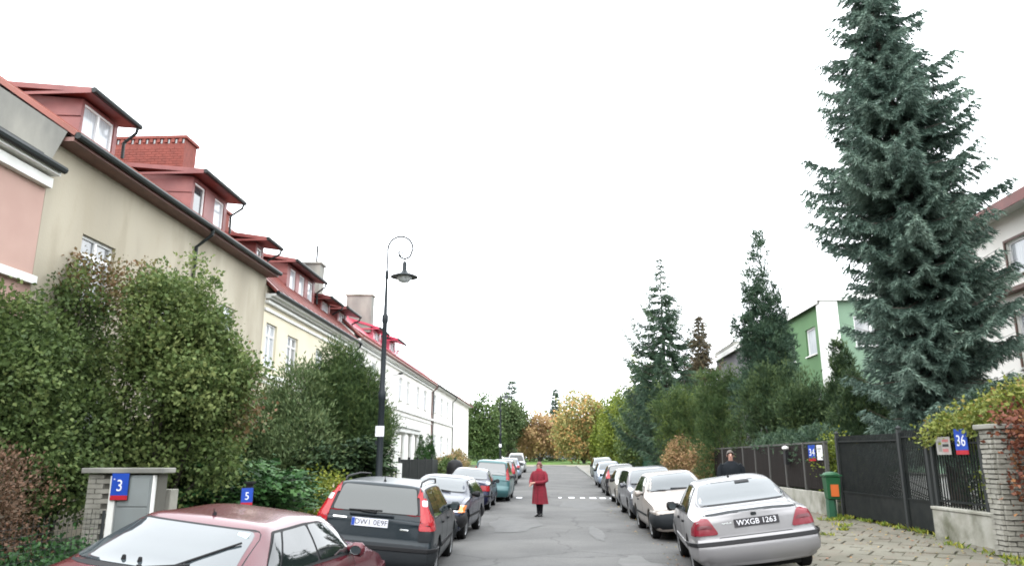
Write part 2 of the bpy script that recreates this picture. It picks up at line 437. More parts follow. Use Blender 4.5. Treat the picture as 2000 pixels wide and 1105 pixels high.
for a in np.arange(-12, 92, 1.0):
    g0, g1 = gz(a), gz(a + .985)
    mb.add([(KX0 - .15, a, g0 - .1), (KX0, a, g0 - .1), (KX0, a + .985, g1 - .1), (KX0 - .15, a + .985, g1 - .1), (KX0 - .15, a, g0 + .12), (KX0, a, g0 + .11), (KX0, a + .985, g1 + .11), (KX0 - .15, a + .985, g1 + .12)],
           [(0, 3, 2, 1), (4, 5, 6, 7), (0, 1, 5, 4), (1, 2, 6, 5), (2, 3, 7, 6), (3, 0, 4, 7)])
struct('kerb', mb, M_kerb)
strip('pavement', -6.45, .2, -3.2, .115, -12, 92, M_pave)
PZ = lambda x: .115 + (x - 3.2) * .031          # right pavement climbs towards the fences
pav = strip('pavement', 3.2, PZ(3.2) - .03, 8.0, PZ(8.0) - .03, 7, 92, M_joint)
strip('pavement', 3.2, .10, 8.0, PZ(8.0) - .015, 26.0, 92, M_pave)
# slabs laid diagonally on the right pavement: each a piece of its own
cell = .50; sl = MB(); g = .017; sl.box(-cell / 2 + g, cell / 2 - g, -cell / 2 + g, cell / 2 - g, -.05, 0, .004)
sm = []
for k in range(4):
    me = bpy.data.meshes.new('slab'); me.from_pydata([(x * (1 + random.uniform(-.012, .012)), y * (1 + random.uniform(-.012, .012)), z) for x, y, z in sl.v], [], sl.f)
    me.materials.append(M_slab); sm.append(me)
cand = []
ang = R(58); ca, sa = math.cos(ang), math.sin(ang)
for i in range(-80, 80):
    for j in range(-80, 80):
        u, v = i * cell, j * cell + (.5 * cell if i % 2 else 0)
        x, y = 6 + u * ca - v * sa, 16 + u * sa + v * ca
        if 3.42 < x < 7.72 and 8.5 < y < 26: cand.append((x, y))
cand.sort(key=lambda p: math.hypot(p[0], p[1]) + (50 if p[0] * 1.0 / p[1] > .74 or p[0] / p[1] < .2 else 0))
for x, y in cand[:300]:
    piece('slab', random.choice(sm), pav, (x, y, PZ(x) + random.uniform(-.012, .008)), (random.uniform(-.022, .022), -.031 + random.uniform(-.022, .022), ang + random.uniform(-.015, .015)))
rest = MB()
for x, y in cand[300:]: rest.rbox(x - cell / 2 + g, x + cell / 2 - g, y - cell / 2 + g, y + cell / 2 - g, PZ(x) - .06, PZ(x) - .004, ang)
o = rest.build('slab_field', M_slab, pav); o['kind'] = 'stuff'

strip('garden_ground', -60, .2, -6.45, .2, -12, 92, M_soil)
strip('garden_ground', 8.0, .25, 60, .3, -12, 92, M_soil)
mb = MB(); mb.grid([[(x, y, gz(y) + .012 + (.0 if y > 94 else .0)) for x in (-7, 4, 14, 60)] for y in (92.5, 96, 100)]); struct('side_road', mb, M_sand)
mb = MB(); mb.grid([[(x, y, gz(y) + .03 + .010 * (y - 100)) for x in (-50, -8, 4, 20, 70)] for y in (100, 106, 112, 120, 128)]); struct('lawn', mb, M_lawn)
mb = MB(); mb.grid([[(x, y, gz(y) + .15) for x in (-3.9, -3.25)] for y in (40, 46, 52, 60, 70, 84)]); struct('sandy_verge', mb, M_sand)
# driveway paving inside the right-hand garden
mb = MB(); mb.quad((8.05, 13.5, .30), (12.8, 13.5, .33), (12.8, 21.5, .33), (8.05, 21.5, .30)); struct('driveway', mb, M_plinth)

def blob_patch(name, cx, cy, rx, ry, z, m, seed, n=22):
    rr = random.Random(seed); mb = MB(); vs = [(cx, cy, z + .035 * (1 - abs(cx) / 3.05))]
    for k in range(n):
        t = 6.283 * k / n; f = 1 + rr.uniform(-.22, .22)
        x, y = cx + rx * f * math.cos(t), cy + ry * f * math.sin(t); vs.append((x, y, z + gz(y) + .035 * (1 - abs(x) / 3.05)))
    mb.add(vs, [(0, k + 1, (k + 1) % n + 1) for k in range(n)]); return struct(name, mb, m)
blob_patch('road_patch', 1.5, 13.2, .35, 1.4, .004, M_patch2, 2)
blob_patch('road_patch', -1.0, 21.5, .8, 2.2, .008, M_patch, 4)
blob_patch('road_patch', .3, 44, 1.4, 3.5, .004, M_patch, 5); blob_patch('road_patch', 1.1, 19.0, .16, 1.8, .008, M_patch, 6)
blob_patch('road_patch', 1.2, 31, .9, 3, .004, M_patch, 7)
# row of white painted squares across the road
mk = thing('road_marking', 'dotted line of small white painted squares crossing the road behind the woman', 'road marking', (0, 35.4, .05))
mk['kind'] = 'structure'; del mk['category']
for x, s in [(-1.46, 1), (-.55, .4), (.42, .55), (.95, 1), (1.45, .8), (1.93, 1.1), (2.38, 1), (2.83, 1)]:
    b = MB(); z = .035 * (1 - abs(x) / 3.05) + .006 + gz(35.4); b.box(x - .13 * s, x + .13 * s, 35.0, 35.8 if s > .9 else 35.6, z, z + .008)
    b.build('dot', M_signw, mk)

# fallen leaves along the edges
def litter(name, boxes, n, m, L=.06, label=None):
    P = []
    w = np.array([(b[1] - b[0]) * (b[3] - b[2]) for b in boxes]); w = w / w.sum()
    for b, q in zip(boxes, w):
        k = int(n * q); x = RNG.uniform(b[0], b[1], k); y = b[2] + (b[3] - b[2]) * RNG.random(k) ** 1.2
        z = np.array([b[4](xx) + gz(yy) for xx, yy in zip(x, y)]); P.append(np.stack([x, y, z], 1))
    P = np.vstack(P); k = len(P); D = unit(k) * [1, 1, .15]; N = unit(k) * [.35, .35, 0] + [0, 0, 1]
    sz = L * RNG.uniform(.5, 1.3, k)
    o = leaf_mesh(name, P, D, N, sz, sz * .75, RNG.random(k), m, None); tag(o, label, None, None, 'stuff')
    return o
M_fall = leafmat('fallen_leaves', (.17, .07, .03), (.26, .17, .045), (.14, .14, .03), .1)
M_weed = leafmat('weeds', (.06, .10, .015), (.11, .15, .02), (.20, .19, .03), .2)
litter('fallen_leaves', [(3.3, 7.9, 9, 24, lambda x: PZ(x) + .008), (7.0, 7.95, 9, 21, lambda x: PZ(x) + .008), (2.0, 3.05, 8, 30, lambda x: .02), (-6.4, -5, 8, 30, lambda x: .2), (7.0, 7.95, 9, 21, lambda x: PZ(x) + .01)], 1500, M_fall, .055, 'dry yellow and brown leaves lying along the kerb and pavement')
def tufts(name, spots, m, label, L=.12):
    P = []; 
    for x, y, r, k, z in spots:
        a = RNG.uniform(0, 6.28, k); q = r * RNG.random(k) ** .7
        P.append(np.stack([x + q * np.cos(a) , y + q * np.sin(a), np.full(k, z)], 1))
    P = np.vstack(P); k = len(P); D = unit(k) * [.8, .8, .3] + [0, 0, .7]; sz = L * RNG.uniform(.4, 1.2, k)
    o = leaf_mesh(name, P, D, unit(k), sz, sz * .25, RNG.random(k), m, None); tag(o, label, None, None, 'stuff'); return o
sp = [(7.86, y, .16, 60, PZ(7.8)) for y in np.arange(15.2, 21.8, .35)] + [(7.3 - .0 * y, y, .2, 40, PZ(7.3)) for y in np.arange(12.4, 15, .4)]
sp += [(5.9, 16.6, .16, 160, PZ(5.9)), (6.5, 17.6, .12, 70, PZ(6.5)), (6.9, 18.6, .2, 120, PZ(6.9)), (7.2, 20.2, .4, 220, PZ(7.2)), (5.2, 20, .3, 60, PZ(5.2)), (7.0, 12.1, .2, 120, PZ(7)), (7.6, 20.6, .3, 220, PZ(7.6))]
tufts('weeds', [(x + random.uniform(-.08, .05), y + random.uniform(-.15, .15), r * random.uniform(.5, 1.3), int(k * random.uniform(.2, .9)), z) for x, y, r, k, z in sp], M_weed, 'green and yellow weeds growing along the foot of the gate and between slabs')

# ---------------------------------------------------------------- left-hand terrace
def fr_left(x=-10.0): return ((x, 0, 0), (0, 1, 0), (1, 0, 0))       # s = world y, o = outwards (+x)
def wall_cells(mb, s0, s1, z0, z1, holes, rev=.14):
    ss = sorted({s0, s1, *[h[0] for h in holes], *[h[1] for h in holes]}); zs = sorted({z0, z1, *[h[2] for h in holes], *[h[3] for h in holes]})
    for a, b in zip(ss, ss[1:]):
        for c, d in zip(zs, zs[1:]):
            if any(h[0] <= a and b <= h[1] and h[2] <= c and d <= h[3] for h in holes): continue
            mb.quad((a, 0, c), (b, 0, c), (b, 0, d), (a, 0, d))
    for a, b, c, d in holes:
        mb.quad((a, 0, c), (a, -rev, c), (a, -rev, d), (a, 0, d)); mb.quad((b, 0, c), (b, 0, d), (b, -rev, d), (b, -rev, c))
        mb.quad((a, 0, c), (b, 0, c), (b, -rev, c), (a, -rev, c)); mb.quad((a, 0, d), (a, -rev, d), (b, -rev, d), (b, 0, d))

def window(root, fr, a, b, c, d, rev=.14, glass=None, mull=1, trans=True, fmat=None, sill=True, fw=.06, name='window'):
    fm = fmat or M_frame; mb = MB(fr); o0, o1 = -rev, -rev + .05
    mb.box(a, a + fw, o0, o1, c, d); mb.box(b - fw, b, o0, o1, c, d)
    mb.box(a + fw, b - fw, o0, o1, c, c + fw); mb.box(a + fw, b - fw, o0, o1, d - fw, d)
    for k in range(1, mull + 1):
        s = a + (b - a) * k / (mull + 1); mb.box(s - fw * .6, s + fw * .6, o0, o1 + .008, c + fw, d - fw)
    if trans: mb.box(a + fw, b - fw, o0, o1 + .004, d - (d - c) * .28 - .03, d - (d - c) * .28 + .03)
    w = mb.build(name, fm, root)
    pane_parent = w
    xs = [a + fw] + [a + (b - a) * k / (mull + 1) for k in range(1, mull + 1)] + [b - fw]
    for u, v in zip(xs, xs[1:]):
        p = MB(fr); p.box(u, v, o0 - .004, o0 + .012, c + fw, d - fw); p.build('pane', glass or M_wglass, pane_parent)
    if sill:
        q = MB(fr); q.box(a - .06, b + .06, -rev + .05, .09, c - .05, c); q.build('window_sill', M_trimw if fm is M_frame else fm, root)
    return w

def gutter(root, fr, s0, s1, o, z, down=None, zbot=.3, name='gutter', parent=None, r=.075, wall_o=.06, m=None):
    mb = MB(fr); mb.tube([(s0, o, z), (s1, o, z)], r, 8); 
    for s in (down or []):
        mb.tube([(s, o, z - .03), (s, o - .02, z - .2), (s, wall_o, z - .55), (s, wall_o, zbot)], .05, 8)
    return mb.build(name, m or M_gutter, parent or root, smooth=True)

def house(name, label, y0, y1, ez, wallm, roofm, rise, holes, ledges, cornice=None, x=-10.0, depth=8, over=.45, glasses=None, downs=(), rz0=None, gm=None, cat='house'):
    root = thing(name, label, cat, (x, (y0 + y1) / 2, .2), 0, 'terrace houses on the left'); fr = fr_left(x)
    mb = MB(fr); wall_cells(mb, y0, y1, .0, ez - .08, [h[:4] for h in holes])
    mb.quad((y0, 0, 0), (y0, -depth, 0), (y0, -depth, ez), (y0, 0, ez - .08)); mb.quad((y1, 0, 0), (y1, 0, ez - .08), (y1, -depth, ez), (y1, -depth, 0))
    mb.quad((y0, -depth, 0), (y1, -depth, 0), (y1, -depth, ez), (y0, -depth, ez))
    mb.add([(y0, 0, ez - .08), (y0, -depth, ez - .08), (y0, -depth / 2, ez + rise - .25)], [(0, 1, 2)])
    mb.add([(y1, 0, ez - .08), (y1, -depth, ez - .08), (y1, -depth / 2, ez + rise - .25)], [(0, 2, 1)])
    mb.build('wall', wallm, root)
    inner = MB(fr); inner.quad((y0 + .1, -.45, 0), (y1 - .1, -.45, 0), (y1 - .1, -.45, ez - .3), (y0 + .1, -.45, ez - .3)); inner.build('room_shade_sheet', M_wdark, root)  # dark sheet standing in for the shade of the rooms behind the windows
    for i, h in enumerate(holes):
        window(root, fr, *h[:4], glass=(h[4] if len(h) > 4 else M_wglass), mull=h[5] if len(h) > 5 else 1)
    rb = MB(fr); t = .12
    sl = rise / (depth / 2); zo = ez - over * sl
    rb.add([(y0, over, zo), (y1, over, zo), (y1, -depth / 2, ez + rise), (y0, -depth / 2, ez + rise), (y0, over, zo + t), (y1, over, zo + t), (y1, -depth / 2, ez + rise + t), (y0, -depth / 2, ez + rise + t)],
           [(0, 1, 2, 3), (4, 7, 6, 5), (0, 4, 5, 1), (3, 2, 6, 7), (0, 3, 7, 4), (1, 5, 6, 2)])
    rb.quad((y0, -depth / 2, ez + rise + t), (y1, -depth / 2, ez + rise + t), (y1, -depth - .3, ez), (y0, -depth - .3, ez))
    ns = int((y1 - y0) / .6)
    for k in range(1, ns):                                              # standing seams
        s = y0 + (y1 - y0) * k / ns
        rb.add([(s - .015, over, zo + t), (s + .015, over, zo + t), (s + .015, -depth / 2, ez + rise + t), (s - .015, -depth / 2, ez + rise + t), (s - .015, over, zo + t + .035), (s + .015, over, zo + t + .035), (s + .015, -depth / 2, ez + rise + t + .035), (s - .015, -depth / 2, ez + rise + t + .035)],
               [(4, 5, 6, 7), (0, 4, 7, 3), (1, 2, 6, 5), (0, 1, 5, 4)])
    rb.build('roof', roofm, root)
    sf = MB(fr); sf.box(y0 + .002, y1 - .002, .002, over - .02, zo - .10, zo - .012); sf.build('soffit', M_soffit if wallm is M_beige else M_trimw, root)
    gutter(root, fr, y0, y1, over + .05, zo + .02, downs, m=gm)
    for z, hgt, pr in ledges:
        lb = MB(fr); lb.box(y0 + .004, y1 - .004, .003, pr, z, z + hgt); lb.build('ledge', M_trimw, root)
    if cornice:
        cb = MB(fr)
        for k, (dz, pr) in enumerate(cornice): cb.box(y0 + .004, y1 - .004, .003, pr, zo - .12 - dz, zo - .12 - dz + .1)
        cb.build('cornice', M_trimw, root)
    root['_roof'] = 0; del root['_roof']
    return root, fr, (lambda o: ez - o * sl + t)                       # roof height at outward offset o (negative = inwards)

def dormer(root, fr, s0, s1, of, zb, ze, back, roofz, wins, wallm=None, sheet=None, roofm=None, slope=.12, ovh=.38, pinkfront=None, drain=True, side=.25):
    """front wall at offset of (negative), from zb to eave ze, cheeks back to 'back'"""
    wm = wallm or M_redsheet; mb = MB(fr); z1 = ze - .06
    wall_cells_local = MB(((fr[0][0] + fr[2][0] * of, fr[0][1] + fr[2][1] * of, 0), fr[1], fr[2]))
    wall_cells(wall_cells_local, s0, s1, zb, z1, [w[:4] for w in wins], .1)
    d = wall_cells_local.build('dormer', pinkfront or wm, root)
    ck = MB(fr)
    zt = ze + slope * (of - back) - .05
    for s in (s0, s1):
        ck.add([(s, of, roofz(of) - .3), (s, of, z1), (s, back, zt), (s, back, roofz(of) - .3)], [(0, 1, 2, 3)])
    ck.quad((s0, back, zb), (s1, back, zb), (s1, back, zt), (s0, back, zt))
    ck.build('dormer_cheek', wm, d)
    # overlapping metal sheets on the cheek that faces the viewer
    nz = 3
    for k in range(nz):
        a = zb + (z1 - zb) * k / nz; b = zb + (z1 - zb) * (k + 1) / nz
        sh = MB(fr); e = .02 + .01 * (k % 2)
        bk = back if k == nz - 1 else max(back, of - (b - zb) / .78 - .6)
        sh.add([(s0 - .004, of, a), (s0 - .004, bk, a + slope * (of - bk) * .5), (s0 - .004, bk, b + slope * (of - bk) * .8 - .02), (s0 - .004, of, b - .012),
                (s0 - e - .018, of, a), (s0 - e - .018, bk, a + slope * (of - bk) * .5), (s0 - .008, bk, b + slope * (of - bk) * .8 - .02), (s0 - .008, of, b - .012)],
               [(4, 5, 6, 7), (0, 4, 7, 3), (0, 1, 5, 4), (3, 7, 6, 2)])
        sh.build('sheet_panel', wm, d)
    rf = MB(fr); t = .13
    a0, a1 = s0 - side, s1 + side; zf = ze - slope * ovh; zk = ze + slope * (of - back) + .02
    rf.add([(a0, of + ovh, zf), (a1, of + ovh, zf), (a1, back, zk), (a0, back, zk), (a0, of + ovh, zf + t), (a1, of + ovh, zf + t), (a1, back, zk + t), (a0, back, zk + t)],
           [(0, 1, 2, 3), (4, 7, 6, 5), (0, 4, 5, 1), (3, 2, 6, 7), (0, 3, 7, 4), (1, 5, 6, 2)])
    rf.build('dormer_roof', roofm or wm, d)
    fl = MB(fr); fl.box(a0 - .03, a0 - .002, back, of + ovh + .01, zf - .02, zf + .05); fl.build('verge_board', wm, d)
    g = MB(fr); g.tube([(a0 - .02, of + ovh + .06, zf + .06), (a1 + .04, of + ovh + .06, zf + .05)], .07, 8)
    if drain: g.tube([(a1 - .05, of + ovh + .05, zf), (a1 - .05, of + ovh + .02, zf - .15), (a1 - .02, of + .05, zf - .4), (a1 - .02, of + .06, roofz(of) + .05)], .04, 6)
    g.build('gutter', M_gutter, d, smooth=True)
    f2 = ((fr[0][0] + fr[2][0] * of, fr[0][1] + fr[2][1] * of, 0), fr[1], fr[2])
    for w in wins:
        fm = MB(f2); a, b, c, dd = w[:4]; fw = .055; o0, o1 = -.1, -.04
        fm.box(a, a + fw, o0, o1, c, dd); fm.box(b - fw, b, o0, o1, c, dd); fm.box(a + fw, b - fw, o0, o1, c, c + fw); fm.box(a + fw, b - fw, o0, o1, dd - fw, dd)
        if len(w) > 5 and w[5]:
            for q in range(1, w[5] + 1):
                s = a + (b - a) * q / (w[5] + 1); fm.box(s - .035, s + .035, o0, o1 + .01, c + fw, dd - fw)
        fm.build('window_frame', M_frame, d)
        p = MB(f2); p.box(a + fw, b - fw, o0 - .005, o0 + .02, c + fw, dd - fw); p.build('pane', w[4] if len(w) > 4 else M_wglass, d)
    return d

def chimney(root, fr, s0, s1, o0, o1, z0, z1, m, pots=0, teeth=False, pipe=None, capm=None):
    mb = MB(fr); mb.box(s0, s1, o0, o1, z0, z1); c = mb.build('chimney', m, root)
    cp = MB(fr); cp.box(s0 - .07, s1 + .07, o0 - .07, o1 + .07, z1 + .002, z1 + .1); cp.build('chimney_cap', capm or m, c)
    if teeth:
        n = 10
        for k in range(n):
            o = o0 + (o1 - o0) * (k + .5) / n
            b = MB(fr); b.box(s0 - .05, s0 - .003, o - .075, o + .03, z1 - .13, z1 - .005); b.build('brick', m, c)
            h = MB(fr); h.box(s0 - .012, s0 - .002, o + .034, o + .10, z1 - .16, z1 - .01); h.build('vent_hole', M_wdark, c)
        rows = int((z1 - .2 - z0) / .085)
        cr = MB(fr)
        for r in range(rows):
            for k in range(-1, 10):
                a = o0 + (k + .5 * (r % 2)) * .25; a2 = min(a + .235, o1 + .004); a = max(a, o0 - .004)
                if a2 - a > .03: cr.box(s0 - .012, s0 - .001, a, a2, z0 + r * .085, z0 + r * .085 + .07)
        q = cr.build('brick_courses', m, c); q['kind'] = 'stuff'
    if pipe:
        p = MB(fr); p.tube([(pipe[0], pipe[1], z1 + .09), (pipe[0], pipe[1], z1 + pipe[2])], .05, 8); p.build('flue_pipe', M_irongrey, c)
    return c

GW = M_curt
# pink house
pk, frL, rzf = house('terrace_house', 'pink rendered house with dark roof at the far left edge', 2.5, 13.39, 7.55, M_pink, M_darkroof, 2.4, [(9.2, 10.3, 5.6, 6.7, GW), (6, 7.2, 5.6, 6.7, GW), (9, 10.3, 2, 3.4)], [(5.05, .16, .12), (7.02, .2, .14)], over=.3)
# beige house
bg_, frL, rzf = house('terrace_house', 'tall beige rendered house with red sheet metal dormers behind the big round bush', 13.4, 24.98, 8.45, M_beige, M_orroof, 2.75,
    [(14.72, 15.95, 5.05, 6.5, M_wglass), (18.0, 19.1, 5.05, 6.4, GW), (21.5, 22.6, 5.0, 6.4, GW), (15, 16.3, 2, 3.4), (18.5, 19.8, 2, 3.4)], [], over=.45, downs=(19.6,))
par = MB(frL)                                                          # concrete gable parapet above the pink roof
par.add([(13.36, -.0, 7.5), (13.36, -4.2, 7.5), (13.36, -4.2, 11.2), (13.36, .3, 8.22)], [(0, 1, 2, 3)]); par.build('gable_parapet', M_conc, bg_)
dormer(bg_, frL, 15.18, 16.6, -.75, 8.62, 9.98, -3.6, rzf, [(15.26, 16.46, 8.68, 9.86, M_curt, 1)], slope=.10, ovh=.34, pinkfront=M_redsheet)
dormer(bg_, frL, 20.6, 23.0, -.75, 8.62, 10.2, -3.6, rzf, [(20.72, 21.42, 8.72, 10.02, M_wdark, 0), (22.1, 22.8, 8.72, 10.02, M_curt, 0)], slope=.10, ovh=.42)
chimney(bg_, frL, 21.9, 22.7, -4.3, -1.85, 10.2, 12.0, M_brick, teeth=True)
chimney(bg_, frL, 26.0, 26.6, -3.0, -2.3, 9.8, 10.95, M_brick)
# cream house
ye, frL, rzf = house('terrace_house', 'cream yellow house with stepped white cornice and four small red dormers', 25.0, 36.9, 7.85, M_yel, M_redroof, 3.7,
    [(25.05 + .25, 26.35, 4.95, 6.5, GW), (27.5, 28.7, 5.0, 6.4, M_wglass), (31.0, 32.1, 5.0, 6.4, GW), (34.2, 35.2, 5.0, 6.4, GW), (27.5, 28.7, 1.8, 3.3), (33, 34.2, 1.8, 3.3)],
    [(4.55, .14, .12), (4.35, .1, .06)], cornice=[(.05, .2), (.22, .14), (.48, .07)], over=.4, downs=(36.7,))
dormer(ye, frL, 25.3, 26.0, -.6, 8.5, 9.5, -2.6, rzf, [(25.4, 25.9, 8.65, 9.3, M_wdark)], slope=.15, ovh=.5, side=.35)
dormer(ye, frL, 29.0, 32.6, -.75, 8.3, 9.72, -3.0, rzf, [(29.35, 30.05, 8.6, 9.55, GW), (30.5, 31.2, 8.6, 9.55, GW), (31.65, 32.35, 8.6, 9.55, GW)], slope=.18, ovh=.4)
dormer(ye, frL, 33.2, 34.6, -.6, 8.3, 9.1, -2.4, rzf, [(33.4, 34.4, 8.42, 9.0, GW)], slope=.2, ovh=.5)
dormer(ye, frL, 36.0, 38.2 - .6, -.6, 8.2, 9.15, -2.6, rzf, [(36.25, 37.3, 8.35, 9.05, GW, 1)], slope=.2, ovh=.55, side=.5)
chimney(ye, frL, 33.8, 34.5, -2.5, -.95, 9.3, 10.9, M_conc, pipe=(34.0, -1.2, .95))
# white house
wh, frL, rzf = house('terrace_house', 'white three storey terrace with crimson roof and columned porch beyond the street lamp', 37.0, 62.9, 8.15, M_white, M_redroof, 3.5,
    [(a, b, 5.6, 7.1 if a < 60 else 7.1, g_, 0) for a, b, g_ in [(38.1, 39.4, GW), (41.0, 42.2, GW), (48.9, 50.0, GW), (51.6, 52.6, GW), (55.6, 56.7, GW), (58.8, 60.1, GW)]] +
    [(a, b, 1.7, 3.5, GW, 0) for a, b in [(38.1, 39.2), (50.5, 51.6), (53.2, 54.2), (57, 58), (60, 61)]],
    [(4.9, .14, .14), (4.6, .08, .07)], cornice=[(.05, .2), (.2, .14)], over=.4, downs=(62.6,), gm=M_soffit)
dormer(wh, frL, 43.6, 45.6, -.6, 8.45, 9.5, -3.0, rzf, [(44.0, 45.2, 8.7, 9.35, GW, 1)], wallm=M_pinkroof, roofm=M_pinkroof, slope=.3, ovh=.4)
dormer(wh, frL, 48.2, 50.2, -.6, 8.45, 9.6, -3.0, rzf, [(48.5, 49.8, 8.75, 9.4, GW, 1)], wallm=M_pinkroof, slope=.3, ovh=.6)
cr = MB(frL)                                                           # crimson sheeting over the rear part of the roof
for a, b in ((37.1, 48.0), (48.1, 62.8)): cr.add([(a, -.2, rzf(-.2) + .03), (b, -.2, rzf(-.2) + .03), (b, -3.98, rzf(-3.98) + .03), (a, -3.98, rzf(-3.98) + .03), (a, -3.98, rzf(-3.98)), (b, -3.98, rzf(-3.98))], [(0, 1, 2, 3), (3, 2, 5, 4)])
cr.build('roof_sheeting', M_pinkroof, wh)
chimney(wh, frL, 43.4, 44.1, -2.3, -.75, 9.2, 11.45, M_conc, capm=M_plinth)
po = MB(frL); po.box(40.6, 47.6, .0, 1.75, 3.25, 3.5); po.box(40.5, 47.7, .0, 1.85, 3.5, 3.62); pc = po.build('porch_canopy', M_trimw, wh)
for s in (40.8, 43.0, 45.2, 47.4):
    q = MB(frL); q.lathe([(.17, .2), (.17, .4), (.13, .42), (.12, 3.1), (.17, 3.15), (.17, 3.25)], (s, 1.55, 0), 10); q.build('porch_column', M_trimw, wh, smooth=True)
q = MB(frL); q.box(40.5, 47.7, .01, 1.8, .0, .9); q.build('porch_steps', M_plinth, wh)
q = MB(frL); q.tube([(46.3, .1, 6.9), (46.3, .6, 7.0)], .02, 6); q.lathe([(0, 0), (.12, .03), (.16, .12)], (46.3, .6, 6.95), 8); q.build('wall_lamp', M_irongrey, wh)
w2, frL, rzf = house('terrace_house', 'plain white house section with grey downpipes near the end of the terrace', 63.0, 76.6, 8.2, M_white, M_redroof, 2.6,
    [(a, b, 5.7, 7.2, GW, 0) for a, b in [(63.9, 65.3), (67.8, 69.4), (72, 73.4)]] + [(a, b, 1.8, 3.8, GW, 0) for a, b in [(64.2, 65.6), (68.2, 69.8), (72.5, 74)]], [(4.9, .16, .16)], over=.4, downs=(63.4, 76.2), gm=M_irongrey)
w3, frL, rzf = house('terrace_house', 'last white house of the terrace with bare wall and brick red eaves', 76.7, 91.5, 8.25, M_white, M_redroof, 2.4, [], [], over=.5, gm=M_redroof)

# ---------------------------------------------------------------- right-hand houses
def fr_right(x): return ((x, 0, 0), (0, 1, 0), (-1, 0, 0))
def fr_front(y): return ((0, y, 0), (1, 0, 0), (0, -1, 0))
def block(name, label, x0, x1, y0, y1, z1, m_side, m_front, side_holes, front_holes, roofm, over=.35, fascia=None, thick=.22, cat='house', fm=None):
    root = thing(name, label, cat, (x0, y0, .25)); a = MB(fr_right(x0)); wall_cells(a, y0, y1, 0, z1, [h[:4] for h in side_holes])
    a.build('wall', m_side, root)
    b = MB(fr_front(y0)); wall_cells(b, x0, x1, 0, z1, [h[:4] for h in front_holes]); b.build('wall', m_front, root)
    c = MB(); c.quad((x1, y0, 0), (x1, y1, 0), (x1, y1, z1), (x1, y0, z1)); c.quad((x0, y1, 0), (x1, y1, 0), (x1, y1, z1), (x0, y1, z1))
    c.box(x0 + .5, x1 - .1, y0 + .5, y1 - .1, .1, z1 - .1); c.build('wall', m_side, root)
    for h in side_holes: window(root, fr_right(x0), *h[:4], glass=h[4], mull=h[5], fmat=fm, trans=False, fw=.07)
    for h in front_holes: window(root, fr_front(y0), *h[:4], glass=h[4], mull=h[5], fmat=fm, trans=False, fw=.07)
    r = MB(); r.box(x0 - over, x1 + over, y0 - over * .3, y1 + over, z1, z1 + thick); r.build('roof', roofm, root)
    f = MB(); f.box(x0 - over - .03, x0 - over - .002, y0 - over * .3, y1 + over, z1 - .1, z1 + thick + .03); f.build('fascia', fascia or roofm, root)
    return root
gh = block('green_house', 'green house with a white corner strip and flat roof behind the blue spruce', 13.0, 20.5, 35.0, 42.5, 9.05, M_grn2, M_grn,
           [(36.3, 37.7, 6.75, 8.1, M_curt, 0), (39.5, 40.8, 6.75, 8.1, M_wglass, 0), (36.3, 38, 4.4, 5.0, M_curt, 0)], [(14.35, 15.9, 6.9, 8.35, M_wglass, 1)], M_grey, over=.25, fascia=M_trimw)
q = MB(); q.box(12.8, 13.6, 34.8, 35.35, .2, 9.04); q.build('corner_strip', M_trimw, gh)
q = MB(); q.box(12.7, 20.7, 34.72, 34.98, 9.05, 9.42); q.build('parapet', M_trimw, gh)
q = MB(); q.tube([(13.2, 35.3, 9.2), (13.2, 35.3, 9.9)], .02, 6); q.build('roof_aerial', M_irongrey, gh)
gy = block('grey_house', 'grey lilac house with stepped flat roofs beyond the green house', 13.0, 20, 46.0, 58.0, 9.1, M_grey, M_grey, [(47, 49, 7.3, 8.4, M_curt, 1)], [], M_trimw, over=.3)
q = MB(); q.box(12.9, 13.6, 52, 58, 9.35, 9.8); q.build('roof_box', M_conc, gy)
wr = block('white_house', 'white house with brown framed windows and brick red eaves at the far right', 14.0, 22, 9.0, 25.0, 9.0, M_white, M_white,
           [(20.7, 22.45, 7.15, 8.2, M_curt, 1), (20.7, 22.5, 4.4, 6.0, M_curt, 1), (17, 18.8, 7.15, 8.2, M_wglass, 1), (17, 18.8, 4.4, 6.0, M_wglass, 1)], [], M_trimw, over=.6, fascia=M_redroof, thick=.2)
q = MB(fr_right(14.0)); q.box(9.1, 24.9, .003, .3, 6.6, 6.72); q.build('ledge', M_brown, wr)
for (a, b, c, d) in [(20.7, 22.45, 7.15, 8.2), (20.7, 22.5, 4.4, 6.0)]:
    q = MB(fr_right(14.0)); q.box(a - .07, a, -.02, .03, c - .07, d + .07); q.box(b, b + .07, -.02, .03, c - .07, d + .07); q.box(a, b, -.02, .03, d, d + .07); q.box(a, b, -.02, .035, c - .13, c - .052); q.build('window_surround', M_brown, wr)

# ---------------------------------------------------------------- text helper (flat print with a little thickness)
def text(body, size, m, parent, loc, rot, name='lettering', ext=.002, sx=1.0):
    cu = bpy.data.curves.new(name, 'FONT'); cu.body = body; cu.size = size; cu.extrude = ext; cu.align_x = 'CENTER'; cu.align_y = 'CENTER'; cu.resolution_u = 3
    tmp = bpy.data.objects.new('tmp', cu); C.objects.link(tmp)
    dg = bpy.context.evaluated_depsgraph_get(); me = bpy.data.meshes.new_from_object(tmp.evaluated_get(dg))
    bpy.data.objects.remove(tmp); me.name = name; me.materials.clear(); me.materials.append(m)
    o = bpy.data.objects.new(name, me); C.objects.link(o); o.parent = parent
    o.location = loc; o.rotation_euler = rot; o.scale = (sx, 1, 1)
    return o

